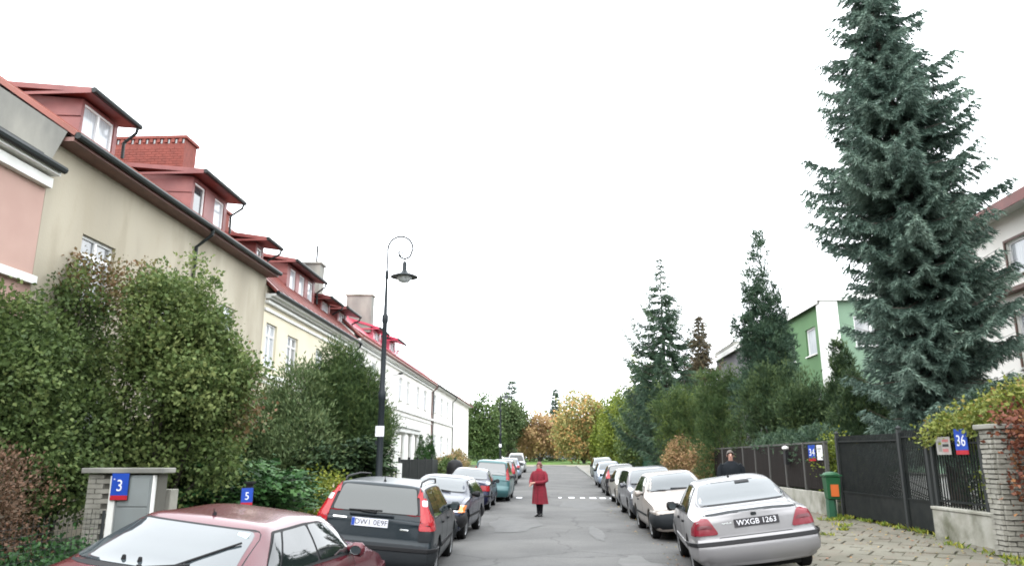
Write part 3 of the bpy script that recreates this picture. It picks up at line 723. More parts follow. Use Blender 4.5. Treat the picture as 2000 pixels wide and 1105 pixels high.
def address_sign(label, loc, rz, num, w=.3, h=.42, pre=None):
    """faces local -Y"""
    s = thing('address_sign', label, 'sign', loc, rz, 'blue and red house number plates')
    b = MB(); b.box(-w / 2, w / 2, 0, .012, h * .17, h); b.build('blue_panel', M_blue, s, world=False)
    b = MB(); b.box(-w / 2, w / 2, 0, .012, 0, h * .168); b.build('red_strip', M_red, s, world=False)
    b = MB(); b.box(-w / 2 - .008, w / 2 + .008, .012, .02, -.008, h + .008); b.build('backing_plate', M_irongrey, s, world=False)
    text(num, h * .62, M_signw, s, (.0, -.002, h * .52), (R(90), 0, 0), 'house_number', sx=.9)
    if pre: text(pre, h * .2, M_signw, s, (-w * .34, -.002, h * .72), (R(90), 0, 0), 'small_lettering')
    return s

# ---------------------------------------------------------------- left: brick pillar with cabinet, hedge, fences
pil = thing('brick_pillar', 'pale silicate brick pillar with flat capstone holding a grey meter cabinet', 'pillar', (-6.68, 11.95, .2))
b = MB(); b.box(-7.26, -6.16, 11.73, 11.98, .1, 1.55); b.build('mortar_core', M_mortar, pil)
brm = []
for k, (lx) in enumerate((.25, .12)):
    q = MB(); q.box(0, lx, 0, .06, 0, .066); me = bpy.data.meshes.new('brick'); me.from_pydata(q.v, [], q.f); me.materials.append(M_brickpale); brm.append((lx, me))
for r in range(19):
    z = .12 + r * .0755; x = -7.29
    first = True
    while x < -6.2:
        lx, me = brm[1] if (first and r % 2) else brm[0]; first = False
        full = x + lx <= -6.13
        if not (z > .55 and x + lx > -6.83 and x < -6.22):
            piece('brick', me, pil, (x - -6.68, 11.69 - 11.95 + random.uniform(-.004, .004), z - .2), scale=((1 if full else max(.1, (-6.07 - x) / lx)), 1, 1))
        x += lx + .012
b = MB(); b.box(-7.37, -6.07, 11.6, 12.06, 1.56, 1.64); b.build('capstone', M_conc, pil, bevel=.01)
b = MB(); b.box(-6.79, -6.24, 11.665, 11.73, .5, 1.53); cab = b.build('meter_cabinet', M_boxgrey, pil)
b = MB(); b.box(-6.76, -6.27, 11.65, 11.664, 1.06, 1.5); cd = b.build('cabinet_door', M_boxgrey, cab, bevel=.004)
b = MB(); b.box(-6.76, -6.27, 11.65, 11.664, .53, 1.04); b.build('cabinet_door', M_boxgrey, cab, bevel=.004)
b = MB(); b.box(-6.74, -6.71, 11.63, 11.649, 1.26, 1.32); b.build('latch', M_btrim, cab)
b = MB(); b.box(-6.23, -6.2, 11.66, 11.73, .5, 1.53); b.build('cabinet_frame', M_trimw, pil)
b = MB(); b.box(-6.9, -6.8, 11.64, 11.69, .3, 1.52); b.build('sign_board', M_trimw, pil)
address_sign('blue and red house number plate reading 3 on the pale brick pillar', (-6.72, 11.60, 1.16), R(0), '3', .27, .40, '"')
sw = thing('garden_wall', 'low concrete wall stub beside the brick pillar', 'wall', (-5.9, 12.3, .2)); b = MB(); b.box(-6.32, -6.14, 12.1, 12.35, .1, 1.3); b.build('wall_block', M_brickpale, sw, bevel=.01)

def mesh_fence(label, x, y0, y1, h, z0=.2, group=None):
    f = thing('wire_fence', label, 'fence', (x, (y0 + y1) / 2, z0)); n = max(2, int((y1 - y0) / 1.6) + 1)
    for k in range(n):
        y = y0 + (y1 - y0) * k / (n - 1); q = MB(); q.tube([(x, y, z0 - .1), (x, y, z0 + h)], .025, 6); q.build('post', M_irongrey, f)
    q = MB()
    for k in range(int(h / .1)): q.tube([(x, y0, z0 + .05 + k * .1), (x, y1, z0 + .05 + k * .1)], .0025, 3, cap=False)
    for k in range(int((y1 - y0) / .1)): q.tube([(x, y0 + k * .1, z0), (x, y0 + k * .1, z0 + h)], .0025, 3, cap=False)
    o = q.build('wire_mesh', M_irongrey, f); o['kind'] = 'stuff'
    return f
mesh_fence('thin wire mesh fence in front of the dry brown hedge', -6.5, 6.5, 10.9, .85)

M_hedge = leafmat('hedge_dry', (.035, .026, .016), (.085, .052, .032), (.16, .085, .055), .15)
M_bushA = leafmat('bush_leaves', (.032, .052, .018), (.07, .105, .032), (.135, .16, .055), .32, .6)
M_bushA2 = leafmat('bush_leaves_rust', (.05, .05, .02), (.10, .095, .035), (.16, .085, .05), .25, .45)
M_junip = leafmat('juniper', (.012, .034, .012), (.022, .06, .018), (.045, .10, .028), .1)
M_olive = leafmat('olive_foliage', (.035, .06, .024), (.075, .11, .045), (.13, .16, .07), .2)
M_yew = leafmat('yew_dark', (.016, .032, .017), (.034, .06, .026), (.07, .10, .036), .1)
M_yew2 = leafmat('yew_light', (.022, .042, .016), (.046, .078, .028), (.10, .135, .042), .15)
M_blue = M_blue
M_bspr = leafmat('blue_spruce', (.034, .058, .046), (.074, .115, .092), (.155, .21, .17), .1)
M_spr = leafmat('spruce_green', (.018, .038, .026), (.038, .068, .042), (.07, .11, .06), .1)
M_sprb = leafmat('spruce_brown', (.04, .04, .022), (.075, .065, .038), (.12, .085, .05), .1)
M_thuja = leafmat('thuja', (.015, .04, .012), (.03, .075, .02), (.05, .1, .03), .1)
M_yelt = leafmat('autumn_yellow', (.10, .14, .045), (.23, .22, .08), (.42, .21, .09), .3)
M_redt = leafmat('autumn_red', (.13, .12, .045), (.29, .18, .10), (.36, .28, .12), .3)
M_gold = leafmat('green_gold', (.06, .09, .015), (.13, .16, .025), (.26, .24, .04), .3)
M_mid = leafmat('mid_green', (.03, .055, .018), (.06, .095, .03), (.11, .14, .045), .2)
M_creep = leafmat('creeper', (.06, .085, .018), (.145, .165, .035), (.17, .075, .03), .25)
M_creepr = leafmat('creeper_red', (.045, .022, .014), (.11, .035, .022), (.20, .10, .04), .25)

# dry brown hedge
leafy('hedge', 'dry reddish brown hedge behind wire mesh at the left edge', 'hedge', (-7.3, 9.5, .2),
      [(-7.5, 7.2, 1.0, .75, 1.4, .95), (-7.6, 9.3, 1.1, .75, 1.3, .95), (-8.0, 10.8, 1.0, .5, .8, .8), (-8.5, 10.0, 1.4, .8, 1.2, .9)], 26000, M_hedge, L=.055, ratio=.5, clump=9, spread=.1, kind='leaf', minz=.2, k=22, r0=.02, part='foliage', stem='twigs', upw=.4)
leafy('ivy', 'low green ivy along the foot of the fence at the bottom left', 'plant', (-6.7, 8.5, .2), [(-6.75, 8.2, .25, .3, 1.9, .2), (-6.9, 10.3, .3, .3, 1.2, .22)], 5000, M_junip, L=.07, minz=.2, k=2, part='foliage', stem='stems', r0=.01)

# big two-headed bush
def billow(main, n, seed, r0=.5, r1=.8):
    """extra small crowns standing out of the surface of the main ones"""
    rr = random.Random(seed); out = list(main)
    for _ in range(n):
        l = rr.choice(main); a = rr.uniform(0, 6.28); e = rr.uniform(-.35, 1.3); q = rr.uniform(r0, r1); ce = math.cos(e)
        out.append((l[0] + l[3] * .8 * ce * math.cos(a), l[1] + l[4] * .8 * ce * math.sin(a), l[2] + l[5] * .8 * math.sin(e), q, q, q * rr.uniform(.7, 1.0)))
    return out
leafy('lilac_bush', 'large round dark green bush with reddish tips left of the beige wall', 'bush', (-9.4, 14.0, .2),
      billow([(-9.5, 14.0, 4.3, .95, .95, 1.1), (-9.9, 14.0, 2.9, 1.35, 1.1, 1.4), (-8.9, 13.8, 2.0, 1.2, 1.0, 1.3), (-9.35, 12.2, 3.3, .7, .9, 1.0), (-9.1, 11.2, 2.3, .8, 1.0, 1.2), (-8.6, 12.6, 1.6, .9, .9, 1.0)], 26, 3), 66000, M_bushA, L=.08, clump=28, spread=.12, minz=.5, tint=.40, k=16, shell=.72, lump=.3)
leafy('lilac_bush', 'large round yellowish green bush crown in front of the dark downpipe', 'bush', (-7.4, 14.2, .2),
      billow([(-7.45, 14.1, 4.15, .95, .95, 1.2), (-7.4, 14.0, 2.9, 1.15, 1.0, 1.3), (-6.75, 14.2, 3.3, .7, .8, .9), (-7.0, 14.3, 1.9, .9, .9, 1.0)], 24, 5, .4, .65), 56000, M_bushA, L=.08, clump=28, spread=.12, minz=.6, tint=.56, k=14, shell=.72, lump=.3)
leafy('rust_shrub', 'rust brown leafed shoots rising between the two bush crowns', 'bush', (-8.5, 14.6, .2),
      [(-8.45, 14.5, 4.9, .42, .4, .75), (-9.6, 14.6, 5.35, .7, .5, .55), (-6.35, 14.6, 2.9, .42, .5, .9)], 6500, M_bushA2, L=.075, clump=8, spread=.14, tint=.6, k=10, r0=.03)
# juniper
def sprays(name, label, cat, base, fans, n, m, L=.2, tint=.5, group=None):
    """low conifer: arching boughs set with flat sprays"""
    root = thing(name, label, cat, base, 0, group); P = []; D = []; T = []; st = MB()
    for (x, y, z, r, zr) in fans:
        for k in range(int(n / len(fans) / 60)):
            a = random.uniform(0, 6.28); ln = r * random.uniform(.5, 1.1); e = random.uniform(.05, .8) * zr; ct = random.gauss(0, .14)
            o = Vector((x - base[0], y - base[1], z - base[2])); p3 = o + Vector((math.cos(a) * ln, math.sin(a) * ln, e))
            mid = o.lerp(p3, .55) + Vector((0, 0, .25 * ln)); st.tube([o, mid, p3], [.02, .012, .004], 4, cap=False)
            for q in range(60):
                t = random.random() ** .7; p = o.lerp(mid, min(1, t * 2)) if t < .5 else mid.lerp(p3, t * 2 - 1)
                d = Vector((math.cos(a) + random.gauss(0, .5), math.sin(a) + random.gauss(0, .5), random.gauss(-.1, .3)))
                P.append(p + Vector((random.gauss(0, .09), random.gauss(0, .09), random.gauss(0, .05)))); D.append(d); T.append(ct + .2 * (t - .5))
    P = np.array(P); D = np.array(D); k = len(P); sz = L * RNG.uniform(.6, 1.3, k)
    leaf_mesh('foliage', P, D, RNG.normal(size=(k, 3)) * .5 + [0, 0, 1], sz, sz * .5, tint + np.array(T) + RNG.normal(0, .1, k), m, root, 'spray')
    st.build('branches', M_bark, root, world=False); return root
sprays('juniper', 'spreading dark green juniper over the fence behind the brick pillar', 'shrub', (-6.5, 15.4, .2), [(-6.6, 15.2, .7, 1.3, 1.3), (-6.2, 16, .6, 1.3, 1.2), (-5.9, 14.9, .5, 1.1, 1.3), (-7.1, 15.9, .7, 1.2, 1.4)], 16000, M_junip, .17)
# trees of the next gardens
leafy('willow_shrub', 'tall olive green feathery shrub in front of the cream house', 'bush', (-7.4, 20.5, .2),
      billow([(-7.9, 20.5, 2.3, .95, 1.0, 1.4), (-7.0, 20.7, 3.1, .8, .9, 1.3), (-7.6, 19.8, 1.4, 1.3, 1, 1.2), (-6.6, 20, 1.9, .9, .9, 1.3)], 12, 9, .35, .55), 52000, M_olive, L=.12, ratio=.3, clump=20, spread=.14, minz=.3, k=9, upw=.5, tint=.52)
leafy('yew_tree', 'green yew with upright pointed tips beside the street lamp', 'tree', (-5.6, 21.3, .2),
      [(-6.35, 21.3, 4.4, .28, .3, .75), (-5.8, 21.3, 4.1, .4, .4, .9), (-5.75, 21.3, 2.9, .85, .8, 1.15), (-5.35, 21.4, 2.5, .75, .8, .95), (-6.3, 21.2, 3.4, .55, .6, .95), (-5.1, 21.4, 2.6, .5, .5, .6), (-5.3, 21.3, 3.6, .35, .4, .7), (-6.8, 21.3, 3.8, .3, .3, .7)], 34000, M_yew2, L=.13, ratio=.45, clump=18, spread=.12, kind='tuft', upw=.6, minz=1.2, tint=.52, k=8, lump=.3)
sprays('yew_bush', 'drooping dark bush hanging over the fence left of the lamp base', 'bush', (-5.4, 20.3, .2), [(-5.5, 20.4, 1.5, 1.0, 1.0), (-5.2, 20.6, 1.1, .9, 1.2), (-6.0, 20.2, 1.3, 1.1, 1.1)], 12000, M_yew, .17, tint=.4)
leafy('yellow_shrub', 'low yellowing shrub between the yew and the dark estate car', 'bush', (-5.5, 18.6, .2), [(-5.6, 18.6, .75, .6, .7, .65), (-5.0, 22, .7, .5, .8, .6)], 6000, M_gold, L=.08, minz=.2, part='foliage', stem='stems', r0=.015)
for x, y, h, r in ((-7.55, 44.0, 2.75, .5), (-7.5, 46.6, 2.95, .6), (-7.5, 42.6, 1.5, .4)):
    t_ = leafy('thuja', 'small pointed thuja behind the dark gate, ' + {2.75: 'the left pointed one', 2.95: 'the taller one nearest the downpipe', 1.5: 'the short stub left of the pair'}[h], 'shrub', (x, y, .25),
               [(x, y, .3 + h * .22, r, r, h * .28), (x, y, .3 + h * .5, r * .72, r * .72, h * .3), (x, y, .3 + h * .78, r * .35, r * .35, h * .24)], 4000, M_thuja, L=.12, kind='tuft', clump=8, spread=.05, upw=1.2, lump=.06, group='thujas behind the gate', r0=.03)
leafy('garden_shrub', 'mixed reddish garden shrub beside the end of the dark gate', 'bush', (-6.9, 50, .3), [(-6.9, 49, 1.0, .7, 1.6, .8), (-6.3, 46, .9, .5, 1.6, .75), (-6.9, 56, 1.3, .8, 3, 1.0)], 7000, M_redt, L=.14, part='foliage', stem='stems', tint=.25)
leafy('garden_shrub', 'green garden shrub right of the dark gate', 'bush', (-6.2, 44.5, .3), [(-6.1, 44.6, .9, .5, 1.2, .75)], 5000, M_mid, L=.12, part='foliage', stem='stems')

# left fences and gate
wf = thing('low_fence', 'low grey fence with white posts in front of the white house', 'fence', (-6.5, 27.5, .2))
q = MB(); q.box(-6.62, -6.4, 23.0, 31.9, .1, .55); q.build('plinth', M_conc, wf)
for k in range(12):
    y = 23.2 + k * .78; q = MB(); q.box(-6.54, -6.48, y, y + .06, .551, 1.45); q.build('post', M_irongrey, wf)
q = MB(); q.box(-6.53, -6.49, 23.0, 31.9, 1.4, 1.46); q.build('rail', M_irongrey, wf)
q = MB(); q.box(-6.64, -6.36, 31.92, 32.3, .1, 1.6); q.build('white_post', M_trimw, wf)
dg_ = thing('dark_gate', 'dark grey sheet metal gate panels behind the parked dark hatchback', 'gate', (-6.5, 38, .2))
for k in range(5):
    y = 32.45 + k * 2.22; q = MB(); q.box(-6.53, -6.49, y, y + 2.1, .3, 1.76); p = q.build('panel', M_irongrey if k > 3 else M_iron, dg_)
    for j in range(7): r_ = MB(); r_.box(-6.489, -6.47, y + .02 + j * .3, y + .28 + j * .3, .34, 1.72); r_.build('board', M_irongrey if k > 3 else M_iron, p)
    q = MB(); q.box(-6.55, -6.45, y - .11, y - .01, .1, 1.85); q.build('post', M_irongrey, dg_)
sp_ = thing('sign_post', 'dark post with a small blue number plate left of the maroon car roof', 'post', (-5.45, 13.6, .2)); q = MB(); q.box(-5.5, -5.4, 13.55, 13.65, .2, 1.34); q.box(-5.53, -5.37, 13.52, 13.68, 1.342, 1.38); q.build('post_shaft', M_btrim, sp_)
address_sign('small blue and red number plate on a dark post behind the maroon car', (-5.45, 13.51, .97), R(30), '5', .2, .3)

# street lamp
lp = thing('street_lamp', 'tall dark street lamp with curled arm and saucer shade on the left pavement', 'street lamp', (-4.3, 18.9, .13))
q = MB(); q.lathe([(.0, 0), (.19, 0), (.19, .12), (.15, .16), (.15, .95), (.17, 1.0), (.13, 1.1), (.085, 1.2), (.08, 3.1), (.10, 3.14), (.10, 3.3), (.072, 3.36), (.062, 5.1), (.085, 5.16), (.085, 5.3), (.05, 5.36), (.032, 6.3), (.05, 6.34), (.05, 6.5), (.024, 6.55), (.022, 7.1)], (0, 0, 0), 14)
q.build('pole', M_lamp, lp, world=False, smooth=True)
arc = [(0, 0, 7.1)] + [(.34 - .34 * math.cos(t), 0, 7.12 + .36 * math.sin(t)) for t in np.linspace(0, math.pi, 13)]
arc += [(.68 - .02 * k, 0, 7.12 - .045 * k) for k in (1, 2)] + [(.47 + .17 * math.cos(t), 0, 7.0 - .17 * math.sin(t) + .03) for t in np.linspace(.3, math.pi * 1.1, 9)]
q = MB(); q.tube(arc, .027, 8); q.tube([(.47, 0, 6.86), (.47, 0, 6.76)], .02, 7)
q.build('curled_arm', M_lamp, lp, world=False, smooth=True)
q = MB()
q.tube([(.30 + .1 * math.cos(t), 0, 7.02 + .1 * math.sin(t)) for t in np.linspace(3.4, 7.6, 10)], .018, 6); q.build('scroll', M_lamp, lp, world=False, smooth=True)
lh = MB(); lh.lathe([(.0, 6.78), (.045, 6.77), (.06, 6.72), (.06, 6.55), (.075, 6.52), (.11, 6.47), (.36, 6.37), (.365, 6.345), (.2, 6.36), (.0, 6.36)], (.47, 0, 0), 24); lhs = lh.build('lamp_shade', M_lamp, lp, world=False, smooth=True)
q = MB(); q.lathe([(.2, 6.355), (.19, 6.29), (.13, 6.22), (.0, 6.19)], (.47, 0, 0), 20); q.build('lamp_glass', M_lampglass, lhs, world=False, smooth=True)
q = MB(); q.box(-.11, .11, -.105, -.092, 2.2, 2.46); q.build('notice', M_signw, lp, world=False)
q = MB(); q.box(-.12, -.07, -.05, .05, 2.0, 2.1); q.build('bracket', M_lamp, lp, world=False)

l2 = lp.copy(); C.objects.link(l2); l2.location = (-4.2, 63.5, gz(63.5) + .1); l2['label'] = 'second street lamp far down the left side near the end of the terrace'
for ch in list(lp.children):
    c2 = ch.copy(); C.objects.link(c2); c2.parent = l2
    for g_ in ch.children: g3 = g_.copy(); C.objects.link(g3); g3.parent = c2
lp['group'] = l2['group'] = 'street lamps on the left pavement'
rc = thing('recycling_container', 'dark dome topped container behind the navy saloon', 'container', (-4.75, 37.6, .2)); q = MB(); q.lathe([(0, 0), (.38, 0), (.42, .5), (.42, 1.1), (.36, 1.38), (.2, 1.52), (0, 1.56)], (0, 0, 0), 16); q.build('shell', M_btrim, rc, world=False, smooth=True); q = MB(); q.lathe([(0, 1.56), (.06, 1.56), (.06, 1.62), (0, 1.63)], (0, 0, 0), 10); q.build('lid_knob', M_gtrim, rc, world=False)

# ---------------------------------------------------------------- right: gate, plinth, pier, fences, bin
gz0 = PZ(7.9)
gt = thing('iron_gate', 'dark iron double gate with solid lower panels and vertical bars', 'gate', (7.93, 18.8, gz0))
def gate_leaf(y0, y1, top0, top1, zp0, zp1):
    q = MB(); q.add([(7.92, y0, gz0 + .06), (7.92, y1, gz0 + .06), (7.92, y1, zp1), (7.92, y0, zp0), (7.96, y0, gz0 + .06), (7.96, y1, gz0 + .06), (7.96, y1, zp1), (7.96, y0, zp0)], [(0, 1, 2, 3), (4, 7, 6, 5), (3, 2, 6, 7), (0, 4, 5, 1), (0, 3, 7, 4), (1, 5, 6, 2)])
    q.build('lower_panel', M_iron, gt)
    q = MB(); q.box(7.9, 7.98, y0, y0 + .05, gz0 + .05, top0); q.build('stile', M_iron, gt); q = MB(); q.box(7.9, 7.98, y1 - .05, y1, gz0 + .05, top1); q.build('stile', M_iron, gt)
    for (za, zb) in ((zp0, zp1), (top0 - .12, top1 - .12)):
        q = MB(); q.add([(7.905, y0 + .05, za), (7.905, y1 - .05, zb), (7.905, y1 - .05, zb + .035), (7.905, y0 + .05, za + .035), (7.975, y0 + .05, za), (7.975, y1 - .05, zb), (7.975, y1 - .05, zb + .035), (7.975, y0 + .05, za + .035)], [(0, 1, 2, 3), (4, 7, 6, 5), (3, 2, 6, 7), (0, 4, 5, 1)]); q.build('rail', M_iron, gt)
    n = int((y1 - y0) / .075)
    for k in range(1, n):
        f = k / n; y = y0 + (y1 - y0) * f; t = top0 + (top1 - top0) * f
        q = MB(); q.box(7.93, 7.95, y - .012, y + .012, zp0 + (zp1 - zp0) * f + .03, t + .05); q.build('bar', M_iron, gt)
gate_leaf(17.6, 21.2, 2.30, 2.34, .9, .9)
gate_leaf(16.4, 17.48, 2.34, 2.36, .9, .9)
for y in (16.32, 17.54, 21.28):
    q = MB(); q.box(7.88, 7.98, y - .05, y + .05, gz0 - .1, 2.42); q.lathe([(0, 2.42), (.06, 2.43), (.07, 2.47), (0, 2.53)], (7.93, y, 0), 8); q.build('gate_post', M_irongrey, gt)
pf = thing('picket_fence', 'iron picket fence section on a stained white plinth beside the gate', 'fence', (7.85, 15.2, gz0))
q = MB(); q.box(7.66, 7.98, 13.14, 15.9, gz0 - .1, .80); q.box(7.64, 8.0, 13.12, 15.92, .802, .86); q.build('plinth', M_plinth, pf, bevel=.01)
for k in range(26):
    y = 13.3 + k * .1; q = MB(); q.box(7.79, 7.81, y - .011, y + .011, .862, 2.28); q.build('picket', M_iron, pf)
for z in (.95, 2.05): q = MB(); q.box(7.775, 7.785 + .04, 13.2, 15.86, z, z + .04); q.build('rail', M_iron, pf)
for y in (14.1, 15.86): q = MB(); q.box(7.76, 7.84, y - .045, y + .045, .862, 2.4); q.build('post', M_irongrey, pf)
address_sign('blue and red house number plate reading 36 on the picket fence', (7.73, 14.62, 1.86), R(-82), '36', .34, .47)
ws = thing('warning_sign', 'faded grey and red notice board beside the 36 number plate', 'sign', (7.70, 15.22, 1.86), R(-84))
q = MB(); q.box(-.22, .22, 0, .01, 0, .34); q.build('board', M_signgrey, ws, world=False)
for a, b_, c, d, m in ((-.02, .17, .24, .29, M_signred), (-.02, .17, .15, .2, M_irongrey), (-.02, .15, .05, .11, M_signred), (-.16, -.06, .06, .26, M_conc)):
    q = MB(); q.box(a, b_, -.003, -.0005, c, d); q.build('printed_block', m, ws, world=False)
# stone pier
pr = thing('stone_pier', 'rough pale brick gate pier overgrown with red creeper at the right edge', 'pier', (7.55, 12.95, gz0))
q = MB(); q.box(7.44, 7.9, 12.8, 13.12, gz0 - .1, 2.25); q.build('mortar_core', M_mortar, pr)
pm = []
for k in range(3):
    q = MB(); q.box(0, 1, 0, .05, 0, .07); me = bpy.data.meshes.new('brick'); me.from_pydata([(x, y + random.uniform(-.006, .006), z) for x, y, z in q.v], [], q.f); me.materials.append(M_brickpale); pm.append(me)
for r in range(25):
    z = gz0 + .01 + r * .08; cuts = [0, .25, .48] if r % 2 else [0, .12, .37, .48]
    for a, b_ in zip(cuts, cuts[1:]):
        if b_ - a > .06: piece('brick', random.choice(pm), pr, (7.43 + a - 7.55, 12.76 - 12.95 + random.uniform(-.035, .004), z - gz0), (0, random.uniform(-.02, .02), random.uniform(-.05, .05)), (b_ - a - random.uniform(.008, .03), 1, random.uniform(.8, 1)))
    for a, b_ in ((0, .25), (.25, .33)) if r % 2 else ((0, .12), (.12, .33)):
        piece('brick', random.choice(pm), pr, (7.40 - 7.55 + random.uniform(-.02, .004), 13.13 - a - 12.95, z - gz0), (0, 0, R(-90)), (b_ - a - .012, 1, random.uniform(.8, 1)))
q = MB(); q.box(7.34, 7.98, 12.68, 13.2, 2.26, 2.34); q.build('capstone', M_conc, pr, bevel=.01)
pr.location.x -= .14
wl = thing('garden_wall', 'dark shaded garden wall hidden under creeper right of the pier', 'wall', (8.0, 10.8, gz0)); q = MB(); q.box(7.7, 7.95, 7.0, 12.72, gz0 - .1, 2.0); q.build('wall_block', M_conc, wl)
leafy('creeper', 'red and brown creeper hanging over the pier at the right edge', 'plant', (7.9, 12.6, gz0), [(7.6, 12.4, 1.5, .2, .4, .75), (7.95, 12.9, 2.45, .42, .45, .25), (7.7, 11.6, 1.2, .2, .9, .9), (7.75, 12.3, 2.35, .35, .5, .25), (7.55, 12.6, 2.2, .25, .25, .2)], 3300, M_creepr, L=.075, clump=5, spread=.1, r0=.02, part='foliage', stem='stems', tint=.5, minz=gz0)
leafy('creeper', 'yellow green creeper mounded over the picket fence above the notices', 'plant', (8.05, 14.6, gz0), [(8.0, 15.2, 2.35, .3, .9, .28), (8.05, 14.0, 2.5, .35, .8, .33), (8.1, 13.2, 2.65, .4, .6, .35), (8.0, 16.0, 2.2, .2, .4, .16), (7.95, 13.7, 1.5, .15, .35, .6)], 8500, M_creep, L=.075, clump=7, spread=.09, r0=.015, part='foliage', stem='stems', tint=.4)
leafy('shrub', 'green shrub growing behind the picket fence', 'bush', (8.4, 14.3, gz0), [(8.45, 14.3, 1.2, .35, .7, .8), (8.3, 22.5, 1.6, .4, .9, .8)], 6000, M_gold, L=.08, tint=.35, part='foliage', stem='stems', r0=.02)
leafy('dark_shrub', 'very dark mounded evergreen under the right side of the blue spruce', 'bush', (10.4, 17.0, gz0), [(10.5, 17.0, 2.6, 1.2, .9, .75), (11.2, 16.8, 2.9, .9, .8, .7), (10.2, 17, 1.5, 1.2, .8, 1)], 16000, M_yew, L=.1, kind='tuft', tint=.15, r0=.04)

# next plot: plinth with brown panel fence
bf = thing('panel_fence', 'dark brown panel fence with grey posts on a pale plinth behind the silver saloon', 'fence', (7.9, 30, .3))
q = MB(); q.box(7.75, 7.98, 21.85, 37.0, .1, .85); q.build('plinth', M_plinth, bf, bevel=.01)
k = 0; y = 22.0
while y < 36.5:
    wd = 1.75; q = MB(); q.box(7.84, 7.86, y + .06, y + wd, .9, 2.2); p = q.build('panel', M_brownwood, bf)
    nb = 9
    for j in range(nb): a = y + .07 + (wd - .07) * j / nb; r_ = MB(); r_.box(7.818, 7.838, a + .006, a + (wd - .07) / nb - .006, .92, 2.19); r_.build('board', M_brownwood, p)
    q = MB(); q.box(7.8, 7.9, y - .04, y + .05, .6, 2.28); q.build('post', M_fpost, bf); y += wd + .09
q = MB(); q.box(7.83, 7.9, 21.9, 36.9, 2.225, 2.27); q.build('top_rail', M_fpost, bf)
address_sign('blue number plate on the brown panel fence, left of the white plate', (7.76, 22.9, 1.72), R(-70), '34', .3, .46)
sg = thing('notice', 'narrow white plate on the brown panel fence beside the blue number plate', 'sign', (7.78, 22.3, 1.75), R(-74)); q = MB(); q.box(-.13, .13, 0, .012, 0, .42); q.build('plate', M_signw, sg, world=False)
q = MB(); q.box(-.09, .09, -.003, -.0005, .3, .33); q.build('printed_line', M_conc, sg, world=False)
ic = thing('intercom', 'dark gate intercom box with a pale top on the brown fence', 'intercom', (7.7, 25.2, 1.6)); q = MB(); q.box(-.05, .05, -.12, .12, 0, .45); q.build('housing', M_btrim, ic, world=False); q = MB(); q.lathe([(0, .46), (.11, .5), (.11, .56), (0, .6)], (0, 0, 0), 8); q.build('lamp_top', M_trimw, ic, world=False)
gw = thing('garden_wall', 'low pale wall inside the garden seen through the gate bars', 'wall', (11.3, 18.5, .3)); q = MB(); q.box(11.2, 11.42, 13.0, 26.0, .2, 1.3); q.build('wall_block', M_trimw, gw); q = MB(); q.box(11.15, 11.47, 12.95, 26.05, 1.302, 1.36); q.build('coping', M_conc, gw)
# bin
bn = thing('waste_bin', 'green street bin with an orange label on a post beside the iron gate', 'bin', (7.42, 20.6, PZ(7.42)))
q = MB(); q.box(-.16, .16, -.14, .14, .5, 1.08, -.03); q.build('bin_body', M_greenbin, bn, world=False, bevel=.02)
q = MB(); q.box(-.22, .22, -.2, .2, 1.09, 1.13); q.lathe([(.22, 1.13), (.18, 1.17), (.1, 1.2), (0, 1.21)], (0, 0, 0), 16); q.build('bin_lid', M_greenbin, bn, world=False, smooth=True)
q = MB(); q.box(-.09, .11, -.166, -.156, .58, .88); q.build('orange_label', M_orange, bn, world=False)
q = MB(); q.tube([(0.02, 0, -.1), (0.02, 0, .5)], .05, 8); q.box(-.16, -.02, -.1, .1, 0, .5); q.build('bin_post', M_green, bn, world=False)
cp_ = thing('concrete_post', 'leaning concrete post between the green bin and the iron gate', 'post', (7.5, 21.2, .25)); q = MB(); q.tube([(-.02, 0, -.1), (.03, 0, 1.0)], .055, 6); q.build('post_shaft', M_conc, cp_, world=False)
# green fence further on
gf = thing('green_fence', 'bright green metal fence beyond the rust coloured hedge', 'fence', (7.9, 58, .4))
y = 44.0
while y < 76:
    z = gz(y) + .25; q = MB(); q.box(7.86, 7.92, y - .03, y + .03, z - .2, z + 1.6); q.build('post', M_green, gf)
    q = MB(); 
    for j in range(13): q.box(7.88, 7.9, y + .1 + j * .17, y + .16 + j * .17, z + .12, z + 1.48)
    q.box(7.87, 7.91, y + .04, y + 2.36, z + .15, z + .2); q.box(7.87, 7.91, y + .04, y + 2.36, z + 1.35, z + 1.4)
    o = q.build('fence_panel', M_green, gf); y += 2.4
leafy('rust_hedge', 'rust brown beech hedge at the end of the brown fence', 'hedge', (7.2, 40.6, .3), [(7.0, 40.6, 1.5, .95, 1.1, 1.25), (7.7, 39.0, 1.3, .7, 1, 1.1)], 13000, M_redt, L=.1, clump=8, tint=.42, spread=.12, minz=.2, part='foliage', stem='twigs', r0=.03)

